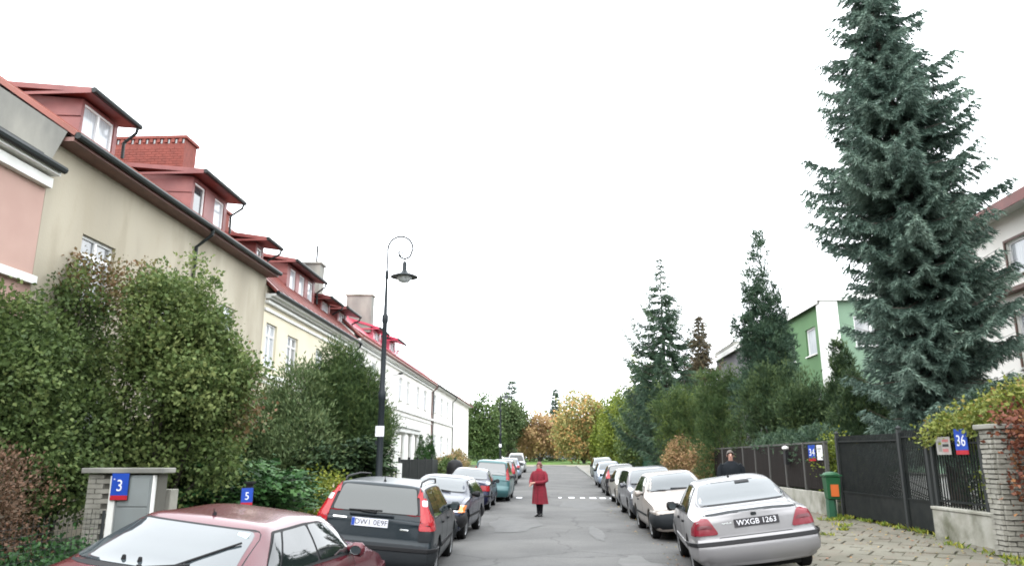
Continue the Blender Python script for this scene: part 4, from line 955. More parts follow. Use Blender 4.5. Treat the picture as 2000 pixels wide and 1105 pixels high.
# ---------------------------------------------------------------- right: conifers
spruce('very tall blue spruce rising out of the top of the picture behind the iron gate', (10.55, 20.3, .25), 17.8,
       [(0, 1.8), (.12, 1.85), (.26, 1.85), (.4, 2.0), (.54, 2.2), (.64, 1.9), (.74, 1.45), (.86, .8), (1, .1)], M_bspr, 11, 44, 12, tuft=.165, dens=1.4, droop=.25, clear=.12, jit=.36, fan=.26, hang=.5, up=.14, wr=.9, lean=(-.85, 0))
spruce('slim open spruce with a clear spire, leftmost of the tall conifers on the right', (8.35, 54, .6), 15.6, [(0, 3.1), (.2, 3.1), (.4, 2.8), (.62, 2.4), (.8, 1.3), (.92, .5), (1, .06)], M_spr, 5, 31, 8, tuft=.28, dens=1.1, droop=.15, clear=.1, jit=.45, fan=.36, hang=.35, up=.6)
spruce('short browning spruce behind the slim open spruce', (10.6, 52, .5), 11.0, [(0, 2.1), (.3, 1.9), (.6, 1.3), (.85, .6), (1, .08)], M_sprb, 8, 34, 10, tuft=.27, dens=1.1, droop=.1, clear=.1, jit=.4, up=.5)
leafy('twin_conifer', 'tall dark conifer with a second lower column, in front of the grey house', 'tree', (9.9, 33, .3),
      [(9.6, 33, 10.2, .36, .36, 1.6), (9.15, 33, 8.9, .36, .4, 1.4), (9.7, 33, 8.2, .55, .5, 1.3), (9.1, 33, 7.2, .7, .6, .9), (10.2, 33, 7.9, .32, .32, 1.4), (9.8, 33, 6.3, .9, .8, 1.3), (10.45, 33.2, 6.2, .4, .5, 1.5), (9.5, 32.8, 4.6, 1.2, 1.0, 1.6), (8.75, 33, 7.6, .4, .3, .35), (8.9, 33, 6.2, .4, .3, .7)],
      21000, M_spr, L=.2, ratio=.5, kind='tuft', clump=26, spread=.11, upw=.5, lump=.5, tint=.46, k=16, r0=.14, shell=.7)
yews = [('dark yew mass with ragged top behind the rust hedge', 7.9, 41.5, 3.1, 1.9, M_yew2, .5), ('broad mid green yew left of the twin conifer', 8.9, 37, 3.2, 1.8, M_yew2, .42), ('broad dark yew below the twin conifer', 9.6, 31.5, 3.0, 1.7, M_yew, .5),
        ('dark yew beneath the green house window', 10.4, 29.5, 2.4, 1.4, M_yew, .5), ('pointed dark yew just left of the blue spruce', 10.6, 26.0, 2.4, 1.0, M_yew, .45)]
for lb, x, y, h, r, m, tn in yews:
    lo = [(x, y, h * .82, r, r * .9, h * .82)] + [(x + random.uniform(-.75, .75) * r, y + random.uniform(-.3, .3) * r, h * random.uniform(1.2, 1.65), r * random.uniform(.3, .5), r * .4, h * random.uniform(.25, .4)) for _ in range(5)]
    leafy('yew_tree', lb, 'tree', (x, y, .25), lo, 17000, m, L=.17, ratio=.5, kind='tuft', clump=24, spread=.13, upw=.6, lump=.34, tint=tn + .06, minz=.5, k=8, group='yews behind the brown fence')
leafy('pointed_yew', 'narrow pointed dark conifer in front of the green house gable', 'tree', (11.0, 28.2, .25), [(10.95, 28.2, 5.1, .34, .34, 1.0), (11.0, 28.2, 3.9, .6, .6, 1.1), (11.4, 28.2, 3.4, .3, .35, .7)], 7000, M_yew, L=.15, kind='tuft', clump=12, spread=.08, upw=.8, lump=.3, tint=.45)
leafy('dwarf_pine', 'low bluish bough above the brown panel fence', 'shrub', (8.4, 27.5, .3), [(8.5, 28, 2.25, .5, 2.2, .28), (8.5, 24.5, 2.1, .5, 1.3, .5)], 6000, M_spr, L=.16, kind='tuft', tint=.55, part='foliage', stem='stems')
spruce('low dark spruce filling the gap beneath the slim spruce', (8.6, 47.5, .5), 7.6, [(0, 2.9), (.3, 2.7), (.6, 1.7), (1, .1)], M_spr, 21, 18, 10, tuft=.3, dens=.7, droop=.22, clear=.08)
leafy('garden_tree', 'bright green leafy tree above the green fence', 'tree', (8.9, 45.5, .4), [(8.4, 45.5, 4.0, 1.5, 1.3, 1.6), (9.7, 45.5, 3.2, 1.5, 1.3, 2.2)], 14000, M_gold, L=.14, tint=.22, k=8)
leafy('green_tree', 'mid green tree left of the slim spruce', 'tree', (8.6, 66, .8), [(8.4, 66, 4.9, 2.4, 2.2, 2.8), (9.2, 66, 8.2, 1.3, 1.2, 1.8), (7.3, 66, 2.9, 1.4, 1.5, 1.6)], 18000, M_mid, L=.2, tint=.5, spread=.22)
spruce('small yellow green larch tip above the far trees', (8.3, 72, .9), 10.6, [(0, 2.3), (.5, 1.5), (.85, .5), (1, .05)], M_gold, 31, 20, 8, tuft=.34, dens=.6, droop=.12, clear=.1, name='larch_tree')
leafy('green_tree', 'broad yellowish green tree beyond the end of the green fence', 'tree', (8.8, 82, 1), [(8.8, 82, 5.2, 2.8, 2.6, 3.6), (7.3, 82, 3.8, 1.8, 2, 2.4)], 16000, M_gold, L=.24, tint=.3, spread=.25)

# ---------------------------------------------------------------- far end of the street
far = [('orange_tree', 'large orange and gold autumn tree on the lawn at the end of the street', 4.6, 104, [(4.4, 104, 7.2, 2.9, 2.6, 3.1), (2.6, 104, 5.0, 2.0, 2.2, 2.7), (6.4, 104, 5.4, 2.3, 2.2, 3.2), (4.4, 104, 3.6, 3.4, 2.4, 2.2)], 17000, M_yelt, .5),
       ('red_tree', 'low reddish brown autumn tree beside the pale far building', -1.6, 112, [(-1.9, 112, 5.2, 2.4, 2.2, 2.6), (.2, 112, 4.2, 2.2, 2, 2.2), (-3.4, 112, 3.9, 1.6, 2, 1.9)], 12000, M_redt, .5),
       ('green_tree', 'dark dense tree next to the end of the white terrace', -9.6, 106, [(-9.6, 106, 6.0, 2.2, 2, 3.9), (-8.6, 106, 4.0, 2.2, 2, 3.0), (-11.6, 106, 5.5, 2.2, 2, 3.2)], 14000, M_mid, .4),
       ('green_tree', 'loose olive tree under the bare spire left of centre', -6.2, 110, [(-6.3, 110, 6.2, 1.7, 1.8, 3.4), (-4.7, 110, 7.0, 1.3, 1.3, 2.1), (-7.4, 110, 8.2, 1.1, 1.1, 1.4)], 9000, M_olive, .45),
       ('green_tree', 'plain green tree right of the orange tree', 9.6, 100, [(9.4, 100, 5.4, 2.9, 2.6, 3.8), (7.2, 101, 3.6, 1.6, 2, 2.4)], 12000, M_gold, .3)]
for nm, lb, x, y, lo, n, m, tn in far:
    leafy(nm, lb, 'tree', (x, y, gz(y)), [(a, b, c + .5, d, e, f) for a, b, c, d, e, f in lo], n, m, L=.3, ratio=.75, spread=.3, tint=tn, lump=.3, clump=9, r0=.14)
spruce('thin open spruce in the distance above the pale far building', (1.0, 128, 1.6), 11.6, [(0, 2.6), (.5, 1.9), (.85, .8), (1, .1)], M_spr, 41, 24, 8, tuft=.5, dens=.6, droop=.1, clear=.2, jit=.35, tr=1.8)
spruce('ragged half bare spruce spire left of centre in the distance', (-6.0, 118, 1.4), 12.4, [(0, 2), (.5, 1.2), (.85, .9), (.95, 1.2), (1, .4)], M_spr, 43, 22, 6, tuft=.5, dens=.5, droop=.05, clear=.3, jit=.6, tr=2.2)
fb = thing('far_building', 'pale flat roofed building glimpsed between the far autumn trees', 'building', (1.0, 140, 1.4)); q = MB(); q.box(-3, 7, 136, 142, 1, 7.6); q.build('wall', M_grey, fb); q = MB(); q.box(-3.3, 7.3, 135.7, 142.3, 7.61, 8.1); q.build('roof', M_trimw, fb)
for x in (-2, 0.2, 2.4, 4.6): q = MB(); q.box(x, x + 1.3, 135.93, 135.995, 5, 6.6); q.build('window', M_wdark, fb)
P_, O_, T_ = lobe_points([(x, 150 + 8 * math.sin(x * .3), 4.5, 6, 4, 4.5 + 1.5 * math.sin(x * .21)) for x in range(-110, 130, 7)], 36000, 9, .6, .85, .3)
o = leaf_mesh('distant_woodland', P_, unit(len(P_)), unit(len(P_)), .9 * RNG.uniform(.7, 1.3, len(P_)), .7, .35 + T_ + RNG.normal(0, .12, len(P_)), M_mid, None); tag(o, 'distant belt of trees closing the end of the street', None, None, 'stuff')
P_, O_, T_ = lobe_points([(x, 116, 2.3, 2.4, 1.2, 1.5) for x in (-12, -8.5, -5, -1.5, 2, 5.5, 9, 12.5, 16, 20)], 12000, 9, .2, .8, .2)
o = leaf_mesh('undergrowth', P_, unit(len(P_)), unit(len(P_)), .28 * RNG.uniform(.7, 1.3, len(P_)), .2, .3 + T_ + RNG.normal(0, .12, len(P_)), M_olive, None); tag(o, 'low undergrowth behind the far lawn', None, None, 'stuff')

# ---------------------------------------------------------------- cars
def pchip(col, n):
    """smooth, overshoot-free resampling of a key column, n samples per interval"""
    y = np.array(col, float); d = np.diff(y); m = np.zeros(len(y)); m[0], m[-1] = d[0], d[-1]
    for i in range(1, len(y) - 1): m[i] = 0 if d[i - 1] * d[i] <= 0 else 2 * d[i - 1] * d[i] / (d[i - 1] + d[i])
    out = []
    for i in range(len(y) - 1):
        for k in range(n):
            t = k / n; out.append((2 * t ** 3 - 3 * t ** 2 + 1) * y[i] + (t ** 3 - 2 * t ** 2 + t) * m[i] + (-2 * t ** 3 + 3 * t ** 2) * y[i + 1] + (t ** 3 - t ** 2) * m[i + 1])
    return np.array(out + [y[-1]])

def crspline(pts, n):
    pts = [np.array(p, float) for p in pts]; P = [2 * pts[0] - pts[1]] + pts + [2 * pts[-1] - pts[-2]]; out = []
    for i in range(1, len(P) - 2):
        for k in range(n):
            t = k / n; a, b, c, d = P[i - 1:i + 3]
            out.append(.5 * (2 * b + (c - a) * t + (2 * a - 5 * b + 4 * c - d) * t * t + (3 * b - a - 3 * c + d) * t ** 3))
    return out + [pts[-1]]

class Car:
    def __init__(s, name, label, keys, L, Wd, Ht, pm, wheels, group=None, zb=.2, wr=.305, bulge=.11, reccess=.05, cat='car', fbulge=.16):
        s.root = thing(name, label, cat, (0, 0, 0), 0, group or 'cars parked along both kerbs'); s.L = L; s.W = Wd; s.keys = keys; s.pm = pm
        K = np.array(keys, float); N = 5
        cols = [pchip(K[:, i], N) for i in range(5)]
        s.Y, s.ZT = cols[0] - L / 2, cols[1]; s.ZB, s.WB, s.WT = cols[2], cols[3], cols[4]
        st = [list(c) for c in zip(s.Y, s.ZT, s.ZB, s.WB, s.WT, np.ones(len(s.Y)))]
        rear, front = [], []
        for f in (.0, .35, .62, .8, .91, .97):
            e = 1 - (1 - f ** 3.2) ** .5 if f < 1 else 1
            r0 = list(st[0]); r0[0] -= bulge * (1 - e); r0[5] = f; rear.append(r0)
            f0 = list(st[-1]); f0[0] += fbulge * (1 - e); f0[5] = f; front.append(f0)
        st = rear + st + front[::-1]
        rows = []
        for y, zt, zbl, wb, wt, f in st:
            zbl = min(zbl, zt - .035); rz_ = max(zt - .055, zbl + .012)
            c = [(0, zb), (wb * .80, zb), (wb * .955, zb + .07), (wb * .995, .46), (wb, .62), (wb * .985, max(zbl - .13, .64)), (wb * .94, zbl)]
            lo = crspline(c, 4)
            hi = crspline([(wt, rz_), (wt * .9, zt - .022), (wt * .6, zt - .004), (0, zt)], 4)
            a = np.array(c[-1]); b = np.array(hi[0]); mid = [a + (b - a) * t + np.array([.018 * math.sin(math.pi * t) * min(1, (b - a)[1] / .3), 0]) for t in (.12, .3, .5, .7, .88)]
            half = lo + mid + hi
            prof = [(x * f, z) for x, z in half]
            full = [(-x, z) for x, z in prof[::-1]] + prof[1:]
            row = []
            for x, z in full:
                dy = 0
                wr_ = max(0, 1 - (y - s.Y[0]) / .45) if y > s.Y[0] else 1; wf = max(0, 1 - (s.Y[-1] - y) / .45) if y < s.Y[-1] else 1
                k = reccess * min(1, max(0, (z - .58) / .06)) + .05 * max(0, (.32 - z) / .14)
                k += max(0, z - .66) * .12
                dy += k * wr_ - k * 1.0 * wf
                row.append((x, y + dy, z))
            rows.append(row)
        mb = MB(); mb.grid(rows)
        me = bpy.data.meshes.new('body'); me.from_pydata(mb.v, [], mb.f); me.validate()
        bm = bmesh.new(); bm.from_mesh(me); bmesh.ops.remove_doubles(bm, verts=bm.verts, dist=.0004)
        bmesh.ops.holes_fill(bm, edges=[e for e in bm.edges if len(e.link_faces) == 1], sides=0)
        bmesh.ops.recalc_face_normals(bm, faces=bm.faces); s.bvh = BVHTree.FromBMesh(bm)
        s.bm_copy = bm.copy(); bm.to_mesh(me); bm.free(); s.wheels = wheels; s.wr = wr
        # wheel arches cut out of the shell
        cut = MB()
        for wy in wheels:
            for sg in (-1, 1):
                n = 28; x0, x1 = sg * (Wd / 2 - .26), sg * (Wd / 2 + .2); r = wr + .055; vs = []
                for x in (x0, x1):
                    for k in range(n): vs.append((x, wy - L / 2 + r * math.cos(6.2832 * k / n), wr + .01 + r * math.sin(6.2832 * k / n)))
                cut.add(vs, [tuple(range(n))[::-1], tuple(range(n, 2 * n))] + [(k, (k + 1) % n, n + (k + 1) % n, n + k) for k in range(n)])
        cm = bpy.data.meshes.new('cut'); cm.from_pydata(cut.v, [], cut.f); b2 = bmesh.new(); b2.from_mesh(cm); bmesh.ops.recalc_face_normals(b2, faces=b2.faces); b2.to_mesh(cm); b2.free()
        bo = bpy.data.objects.new('tmpb', me); co = bpy.data.objects.new('tmpc', cm); C.objects.link(bo); C.objects.link(co)
        md = bo.modifiers.new('b', 'BOOLEAN'); md.operation = 'DIFFERENCE'; md.object = co; md.solver = 'EXACT'
        dg = bpy.context.evaluated_depsgraph_get(); nm = bpy.data.meshes.new_from_object(bo.evaluated_get(dg))
        if len(nm.polygons) < 100: nm = me
        bpy.data.objects.remove(bo); bpy.data.objects.remove(co)
        nm.name = 'body'; nm.materials.clear(); nm.materials.append(pm)
        nm.polygons.foreach_set('use_smooth', [True] * len(nm.polygons))
        try: nm.set_sharp_from_angle(angle=R(42))
        except Exception: pass
        o = bpy.data.objects.new('body', nm); C.objects.link(o); o.parent = s.root; s.body = o
        q = MB(); q.box(-Wd / 2 + .27, Wd / 2 - .27, -L / 2 + .3, L / 2 - .3, .16, .3); q.build('underbody', M_btrim, s.root, world=False)
    def hit(s, view, a, b):
        L = s.L
        if view == 'rear': o, d = Vector((a, -L, b)), Vector((0, 1, 0))
        elif view == 'front': o, d = Vector((a, L, b)), Vector((0, -1, 0))
        elif view == 'right': o, d = Vector((3, a, b)), Vector((-1, 0, 0))
        elif view == 'left': o, d = Vector((-3, a, b)), Vector((1, 0, 0))
        else: o, d = Vector((a, b, 3)), Vector((0, 0, -1))
        loc, nor, i, dist = s.bvh.ray_cast(o, d)
        if loc is None:
            p = {'rear': Vector((a, -L / 2, b)), 'front': Vector((a, L / 2, b)), 'right': Vector((s.W / 2, a, b)), 'left': Vector((-s.W / 2, a, b)), 'top': Vector((a, b, 1.2))}[view]
            loc, nor, i, dist = s.bvh.find_nearest(p)
        if nor.dot(d) > 0: nor = -nor
        return loc, nor
    def patch(s, name, view, poly, m, off=.006, rnd=.04, th=.02, parent=None, n=5, smooth=True):
        """poly: convex-ish outline in the view plane; lies on the body surface with rounded corners and a rim"""
        pts = [Vector((*p, 0)) for p in poly]; out = []
        for i, p in enumerate(pts):
            a, b = pts[i - 1], pts[(i + 1) % len(pts)]; la, lb = (a - p).length, (b - p).length; r = min(rnd, la * .45, lb * .45)
            p0, p1 = p + (a - p).normalized() * r, p + (b - p).normalized() * r
            for k in range(4):
                t = k / 3; out.append(p0 * (1 - t) ** 2 + p * 2 * t * (1 - t) + p1 * t * t)
            seg = (b - p).length; m_ = int(seg / .12)
            p2 = b + (p - b).normalized() * min(rnd, seg * .45)
            for k in range(1, m_ + 1): out.append(p1.lerp(p2, k / (m_ + 1)))
        c = sum(out, Vector()) / len(out); k = len(out); vs = []; fs = []
        rings = [1.0, .8, .55, .28]
        h = [[s.hit(view, c.x + (q.x - c.x) * f, c.y + (q.y - c.y) * f) for q in out] for f in rings]
        lo = [l + nn * (off - th) for l, nn in h[0]]; vs += lo
        for ring in h: vs += [l + nn * off for l, nn in ring]
        l, nn = s.hit(view, c.x, c.y); vs.append(l + nn * off)
        for j in range(len(rings)):
            for i in range(k): fs.append((j * k + i, j * k + (i + 1) % k, (j + 1) * k + (i + 1) % k, (j + 1) * k + i))
        e = len(rings) * k; fs += [(e + i, e + (i + 1) % k, len(vs) - 1) for i in range(k)]
        mb = MB(); mb.add([tuple(v) for v in vs], fs)
        return mb.build(name, m, parent or s.root, world=False, smooth=smooth)
    def ribbon(s, name, view, line, w, m, off=.004, parent=None, th=.012, step=.05):
        """a narrow strip following a polyline on the surface"""
        pts = []
        for a, b in zip(line, line[1:]):
            a, b = Vector(a), Vector(b); n = max(1, int((b - a).length / step)); pts += [a.lerp(b, k / n) for k in range(n)]
        pts.append(Vector(line[-1])); mb = MB(); rows = []
        for i, p in enumerate(pts):
            d = (pts[min(i + 1, len(pts) - 1)] - pts[max(0, i - 1)]).normalized(); q = Vector((-d.y, d.x)) * w / 2
            A, na = s.hit(view, p.x + q.x, p.y + q.y); B, nb = s.hit(view, p.x - q.x, p.y - q.y)
            rows.append([tuple(A + na * (off - th)), tuple(A + na * off), tuple(B + nb * off), tuple(B + nb * (off - th))])
        mb.grid(rows); return mb.build(name, m, parent or s.root, world=False)
    def zt(s, y): return float(np.interp(y, s.Y, s.ZT))
    def zbl(s, y): return float(np.interp(y, s.Y, s.ZB))
    def wt(s, y): return float(np.interp(y, s.Y, s.WT))
    def side_glass(s, yb0, yb1, yt0, yt1, views=('left', 'right'), top=.085, bot=.025, split=(), m=None):
        """daylight opening between belt and roof; split: list of (y_bottom, y_top) pillars"""
        L = s.L / 2; m = m or M_cglass
        for v in views:
            def outline(a0, a1, t0, t1, g):
                bt = [(a0 + (a1 - a0) * k / 4, s.zbl(a0 + (a1 - a0) * k / 4) + bot + g) for k in range(5)]
                tp = [(t1 + (t0 - t1) * k / 4, s.zt(t1 + (t0 - t1) * k / 4) - top - g) for k in range(5)]
                return bt + tp
            a0, a1, t0, t1 = yb0 - L, yb1 - L, yt0 - L, yt1 - L
            tr = s.patch('window_trim', v, outline(a0 - .03, a1 + .05, t0 - .02, t1 + .03, -.022), M_btrim, off=.003, rnd=.03)
            cuts = [(a0, t0)] + [(p - L, q - L) for p, q in split] + [(a1, t1)]
            for i, ((p, q), (p2, q2)) in enumerate(zip(cuts, cuts[1:])):
                g = .022
                s.patch('side_window', v, outline(p + (g if i else 0), p2 - (g if i < len(cuts) - 2 else 0), q + (g if i else 0), q2 - (g if i < len(cuts) - 2 else 0), .0), m, off=.008, rnd=.035, parent=tr)
    def seams(s, ys, z0=.3, cap=True, views=('left', 'right'), slopes=None):
        L = s.L / 2
        for v in views:
            for i, (yb, yt) in enumerate(ys): s.ribbon('door_seam', v, [(yb - L, z0), (yb - L, .55), (yt - L, s.zbl(yt - L))], .011, M_btrim, off=.0015)
    def handles(s, ys, z=.80, m=None):
        for v in ('left', 'right'):
            for y in ys: s.patch('door_handle', v, [(y - s.L / 2 - .08, z - .015), (y - s.L / 2 + .08, z - .015), (y - s.L / 2 + .08, z + .02), (y - s.L / 2 - .08, z + .02)], m or M_btrim, off=.028, rnd=.012, th=.03)
    def mould(s, z, y0, y1, w=.05, m=None):
        for v in ('left', 'right'): s.ribbon('side_moulding', v, [(y0 - s.L / 2, z), (y1 - s.L / 2, z)], w, m or M_btrim, off=.012, th=.014)
    def mirrors(s, y, z, m=None, size=1):
        for sg in (-1, 1):
            l, nn = s.hit('left' if sg < 0 else 'right', y - s.L / 2, z - .04); x = abs(l.x)
            mb = MB(); yy = y - s.L / 2
            rings = [(0, .03, .03), (.05, .035, .045), (.07, .06, .055), (.16, .066, .055), (.19, .045, .03), (.2, .001, .001)]
            rows = [[(sg * (x - .02 + dx * size), yy + ry * math.cos(t) - .02, z + rz * 1.15 * size * math.sin(t)) for t in np.linspace(0, 2 * math.pi, 13)] for dx, rz, ry in rings]
            mb.grid(rows); o = mb.build('mirror', m or M_btrim, s.root, world=False, smooth=True)
            g = MB(); g.lathe([(0, 0), (.062 * size, 0), (.066 * size, .01)], (0, 0, 0), 12)
            vs = [(sg * (x + .095) + a * .95, yy - .083 - c * .4, z + b * .72) for a, b, c in g.v]; g2 = MB(); g2.add(vs, g.f); g2.build('mirror_glass', M_cglass2, o, world=False)
    def add_wheels(s, m=None, spokes=6, hub=None):
        r = s.wr; wd = .19
        tm = MB(); tm.lathe([(r * .66, -wd / 2 + .02), (r * .9, -wd / 2), (r, -wd / 2 + .03), (r, wd / 2 - .03), (r * .9, wd / 2), (r * .66, wd / 2 - .02)], (0, 0, 0), 28, axis='x')
        rm = MB(); rm.lathe([(r * .66, wd / 2 - .02), (r * .67, wd / 2 - .008), (r * .6, wd / 2 - .03), (r * .25, wd / 2 - .02), (r * .12, wd / 2 - .005), (0, wd / 2 - .002)], (0, 0, 0), 28, axis='x')
        rm.lathe([(r * .66, -wd / 2 + .02), (r * .3, 0), (0, 0)], (0, 0, 0), 20, axis='x')
        hm = MB()
        for k in range(spokes):
            t = 6.2832 * k / spokes; vs = []
            for rr, w_ in ((.34, .10), (.56, .15)):
                for sg in (-1, 1):
                    vs.append((wd / 2 - (.0195 if rr < .5 else .024) + .004, r * (rr * math.cos(t) - sg * w_ * math.sin(t)), r * (rr * math.sin(t) + sg * w_ * math.cos(t))))
            hm.add(vs, [(0, 1, 3, 2)])
        T = RM = H = None
        for wy in s.wheels:
            for sg in (-1, 1):
                w = bpy.data.objects.new('wheel', None); C.objects.link(w); w.parent = s.root; w.location = (sg * (s.W / 2 - .105), wy - s.L / 2, r); w.rotation_euler = (random.uniform(0, 6), 0, 0 if sg > 0 else math.pi); w.empty_display_size = .1
                if T is None:
                    T = tm.build('tyre', M_tyre, w, world=False, smooth=True); RM = rm.build('rim', m or M_rim, w, world=False, smooth=True); H = hm.build('rim_slots', M_rimd, w, world=False)
                else:
                    for nm_, src in (('tyre', T), ('rim', RM), ('rim_slots', H)): piece(nm_, src.data, w)
    def bumper(s, which, z0, z1, m, off=.03, wrap=.55, strip=None):
        W2 = s.W / 2 - .015; v = which; L2 = s.L / 2
        mb = MB(); rows = []
        zs = np.linspace(z0, z1, 6); prof = [0, .75, 1, 1, .8, .0]
        sgn = -1 if which == 'rear' else 1
        cols = []
        for y in np.linspace(wrap, .16, 5): cols.append(('left', sgn * (L2 - y)))
        for x in np.linspace(-W2 * .93, W2 * .93, 17): cols.append((v, x))
        for y in np.linspace(.16, wrap, 5): cols.append(('right', sgn * (L2 - y)))
        for z, p in zip(zs, prof):
            row = []
            for i, (vv, a) in enumerate(cols):
                l, nn = s.hit(vv, a, z); nn = Vector((nn.x, nn.y, 0)).normalized(); e = 0 if i in (0, len(cols) - 1) else 1
                row.append(tuple(l + nn * (off * p * e - .004 + .002)))
            rows.append(row)
        mb.grid(rows); o = mb.build(which + '_bumper', m, s.root, world=False, smooth=True)
        if strip:
            sm_ = MB(); r2 = []
            for z, p in ((strip - .028, 0), (strip - .022, 1), (strip + .022, 1), (strip + .028, 0)):
                row = []
                for i, (vv, a) in enumerate(cols[1:-1]):
                    l, nn = s.hit(vv, a, z); nn = Vector((nn.x, nn.y, 0)).normalized(); row.append(tuple(l + nn * (off + .009 * p)))
                r2.append(row)
            sm_.grid(r2); sm_.build('bumper_strip', M_btrim, o, world=False, smooth=True)
        return o
    def rear_glass(s, zb, zt_, wb, wt_, m=None, view='rear', wiper=None, name=None, rnd=.08, trim=.03):
        nm = name or ('rear_window' if view == 'rear' else 'windscreen')
        tr = s.patch(nm + '_trim', view, [(-wb - trim, zb - trim * .6), (wb + trim, zb - trim * .6), (wt_ + trim, zt_ + trim * .5), (-wt_ - trim, zt_ + trim * .5)], M_btrim, off=.003, rnd=rnd)
        g = s.patch(nm, view, [(-wb, zb), (wb, zb), (wt_, zt_), (-wt_, zt_)], m or M_cglass2, off=.008, rnd=rnd * .9, parent=tr)
        if wiper:
            (x0, z0), (x1, z1), (x2, z2), (x3, z3) = wiper; mb = MB(); P_ = [s.hit(view, a, b) for a, b in ((x0, z0), (x1, z1), (x2, z2), (x3, z3))]
            mb.tube([P_[0][0] + P_[0][1] * .03, P_[1][0] + P_[1][1] * .035], .011, 6); mb.tube([P_[2][0] + P_[2][1] * .02, P_[3][0] + P_[3][1] * .02], .009, 6)
            mb.lathe([(0, 0), (.025, 0), (.02, .03), (0, .035)], tuple(P_[0][0] + P_[0][1] * .02), 8); mb.build('wiper', M_btrim, s.root, world=False)
        return g
    def plate(s, view, z, txt, m=None, tm=None, w=.26, h=.055, x=0, tilt=0, band=True):
        l, nn = s.hit(view, x, z); y = l.y; sg = -1 if view == 'rear' else 1
        q = MB(); q.box(x - w, x + w, min(y, y + sg * .018), max(y, y + sg * .018), z - h, z + h); p = q.build('licence_plate', m or M_plate, s.root, world=False)
        if band: q = MB(); q.box(x - w + .002, x - w + .045, y + sg * .0185 - .001, y + sg * .0185 + .001, z - h + .003, z + h - .003); q.build('plate_band', M_blue, p, world=False)
        text(txt, h * 1.9, tm or M_ptext, p, (x + (.02 if band else 0), y + sg * .0205, z), (R(90), 0, 0 if sg < 0 else math.pi), 'plate_lettering', .001)
    def aerial(s, y, ln=.3, x=0):
        l, nn = s.hit('top', x, y - s.L / 2); mb = MB(); mb.tube([l, l + Vector((0, -ln * .5, ln))], [.007, .003], 5); mb.lathe([(0, 0), (.022, 0), (.014, .03), (0, .035)], tuple(l), 8); mb.build('aerial', M_btrim, s.root, world=False)
    def set(s, x, y, rz=0, roll=0, z=0):
        s.root.location = (x, y, z); s.root.rotation_euler = (0, R(roll), R(rz)); return s.root

def K_sedan(L=4.45, H=1.39, w=.845, deck=1.0):
    return [(0, deck - .03, .88, w - .045, .67), (.22, deck + .01, .905, w - .01, .68), (.5, deck + .02, .92, w, .69), (.68, deck + .06, .93, w, .68), (.95, deck + .2, .935, w, .64), (1.28, H - .05, .935, w, .585), (1.6, H - .008, .935, w, .57), (2.1, H, .93, w, .565),
            (2.5, H - .02, .92, w, .565), (2.78, H - .09, .91, w, .585), (3.05, H - .24, .90, w, .635), (3.32, .985, .89, w, .70), (3.45, .955, .88, w, .71), (3.9, .90, .82, w - .01, .70), (L - .2, .80, .72, w - .03, .66), (L, .70, .64, w - .06, .62)]
def K_lift(L=4.45, H=1.39, w=.85):
    return [(0, .97, .86, w - .05, .68), (.16, 1.00, .90, w - .015, .69), (.34, 1.03, .92, w, .68), (.6, 1.12, .935, w, .66), (.95, 1.25, .94, w, .61), (1.25, 1.335, .94, w, .575), (1.6, H - .01, .935, w, .565), (2.1, H, .93, w, .56),
            (2.5, H - .02, .92, w, .56), (2.8, H - .10, .91, w, .59), (3.05, H - .24, .90, w, .635), (3.32, .98, .89, w, .70), (3.45, .95, .88, w, .71), (3.9, .90, .82, w - .01, .70), (L - .2, .80, .72, w - .03, .66), (L, .70, .64, w - .06, .62)]
def K_estate(L=4.7, H=1.43, w=.88, steep=.22):
    return [(0, .93, .86, w - .04, .82), (.03, 1.02, .92, w - .03, .76), (.08, 1.12, .93, w - .02, .72), (steep * .75, 1.27, .935, w - .005, .66), (steep + .04, H - .06, .935, w, .63), (steep + .16, H - .015, .935, w, .615), (.9, H, .935, w, .60), (1.6, H + .01, .935, w, .59), (2.4, H, .93, w, .585),
            (2.75, H - .03, .92, w, .59), (3.0, H - .11, .91, w, .61), (3.25, H - .25, .90, w, .65), (3.52, .99, .89, w, .72), (3.65, .96, .88, w, .73), (4.15, .89, .81, w - .01, .72), (L - .2, .80, .72, w - .03, .68), (L, .70, .64, w - .07, .63)]
def K_hatch(L=3.85, H=1.38, w=.815, steep=.4):
    return [(0, .90, .84, w - .04, .72), (.05, 1.0, .91, w - .03, .70), (.14, 1.1, .92, w - .01, .66), (steep * .85, 1.25, .925, w, .60), (steep + .1, H - .05, .925, w, .57), (steep + .35, H - .01, .925, w, .56), (1.2, H, .925, w, .555), (1.8, H - .005, .92, w, .55),
            (2.1, H - .05, .91, w, .56), (2.4, H - .18, .90, w, .61), (2.68, 1.0, .885, w, .67), (2.8, .965, .87, w, .68), (3.2, .90, .82, w - .01, .67), (L - .18, .80, .72, w - .03, .63), (L, .70, .64, w - .06, .60)]

P_maroon = paint('maroon', (.12, .014, .024), .3, .25); P_silver = paint('silver', (.29, .283, .29), .55, .32); P_ink = paint('dark_green_grey', (.010, .018, .024), .1, .3)
P_navyd = paint('dark_navy', (.018, .025, .05), .3, .22); P_beige = paint('beige', (.38, .335, .30), .4, .34); P_gdark = paint('gunmetal', (.10, .105, .12), .4, .28)
P_navy = paint('navy', (.012, .014, .045), .3, .22); P_teal = paint('teal', (.055, .15, .16), .35, .28); P_blk = paint('black', (.012, .012, .016), .2, .2)
P_lblue = paint('pale_blue', (.32, .38, .48), .3, .3); P_white = paint('white', (.6, .61, .62), 0, .3); P_olive = paint('grey_green', (.12, .15, .14), .35, .3); P_champ = paint('champagne', (.30, .27, .22), .4, .3)

RL = -6.4   # right-hand cars lean with their outer wheels up on the pavement
zr = lambda roll, w=.73: abs(math.sin(R(roll))) * w

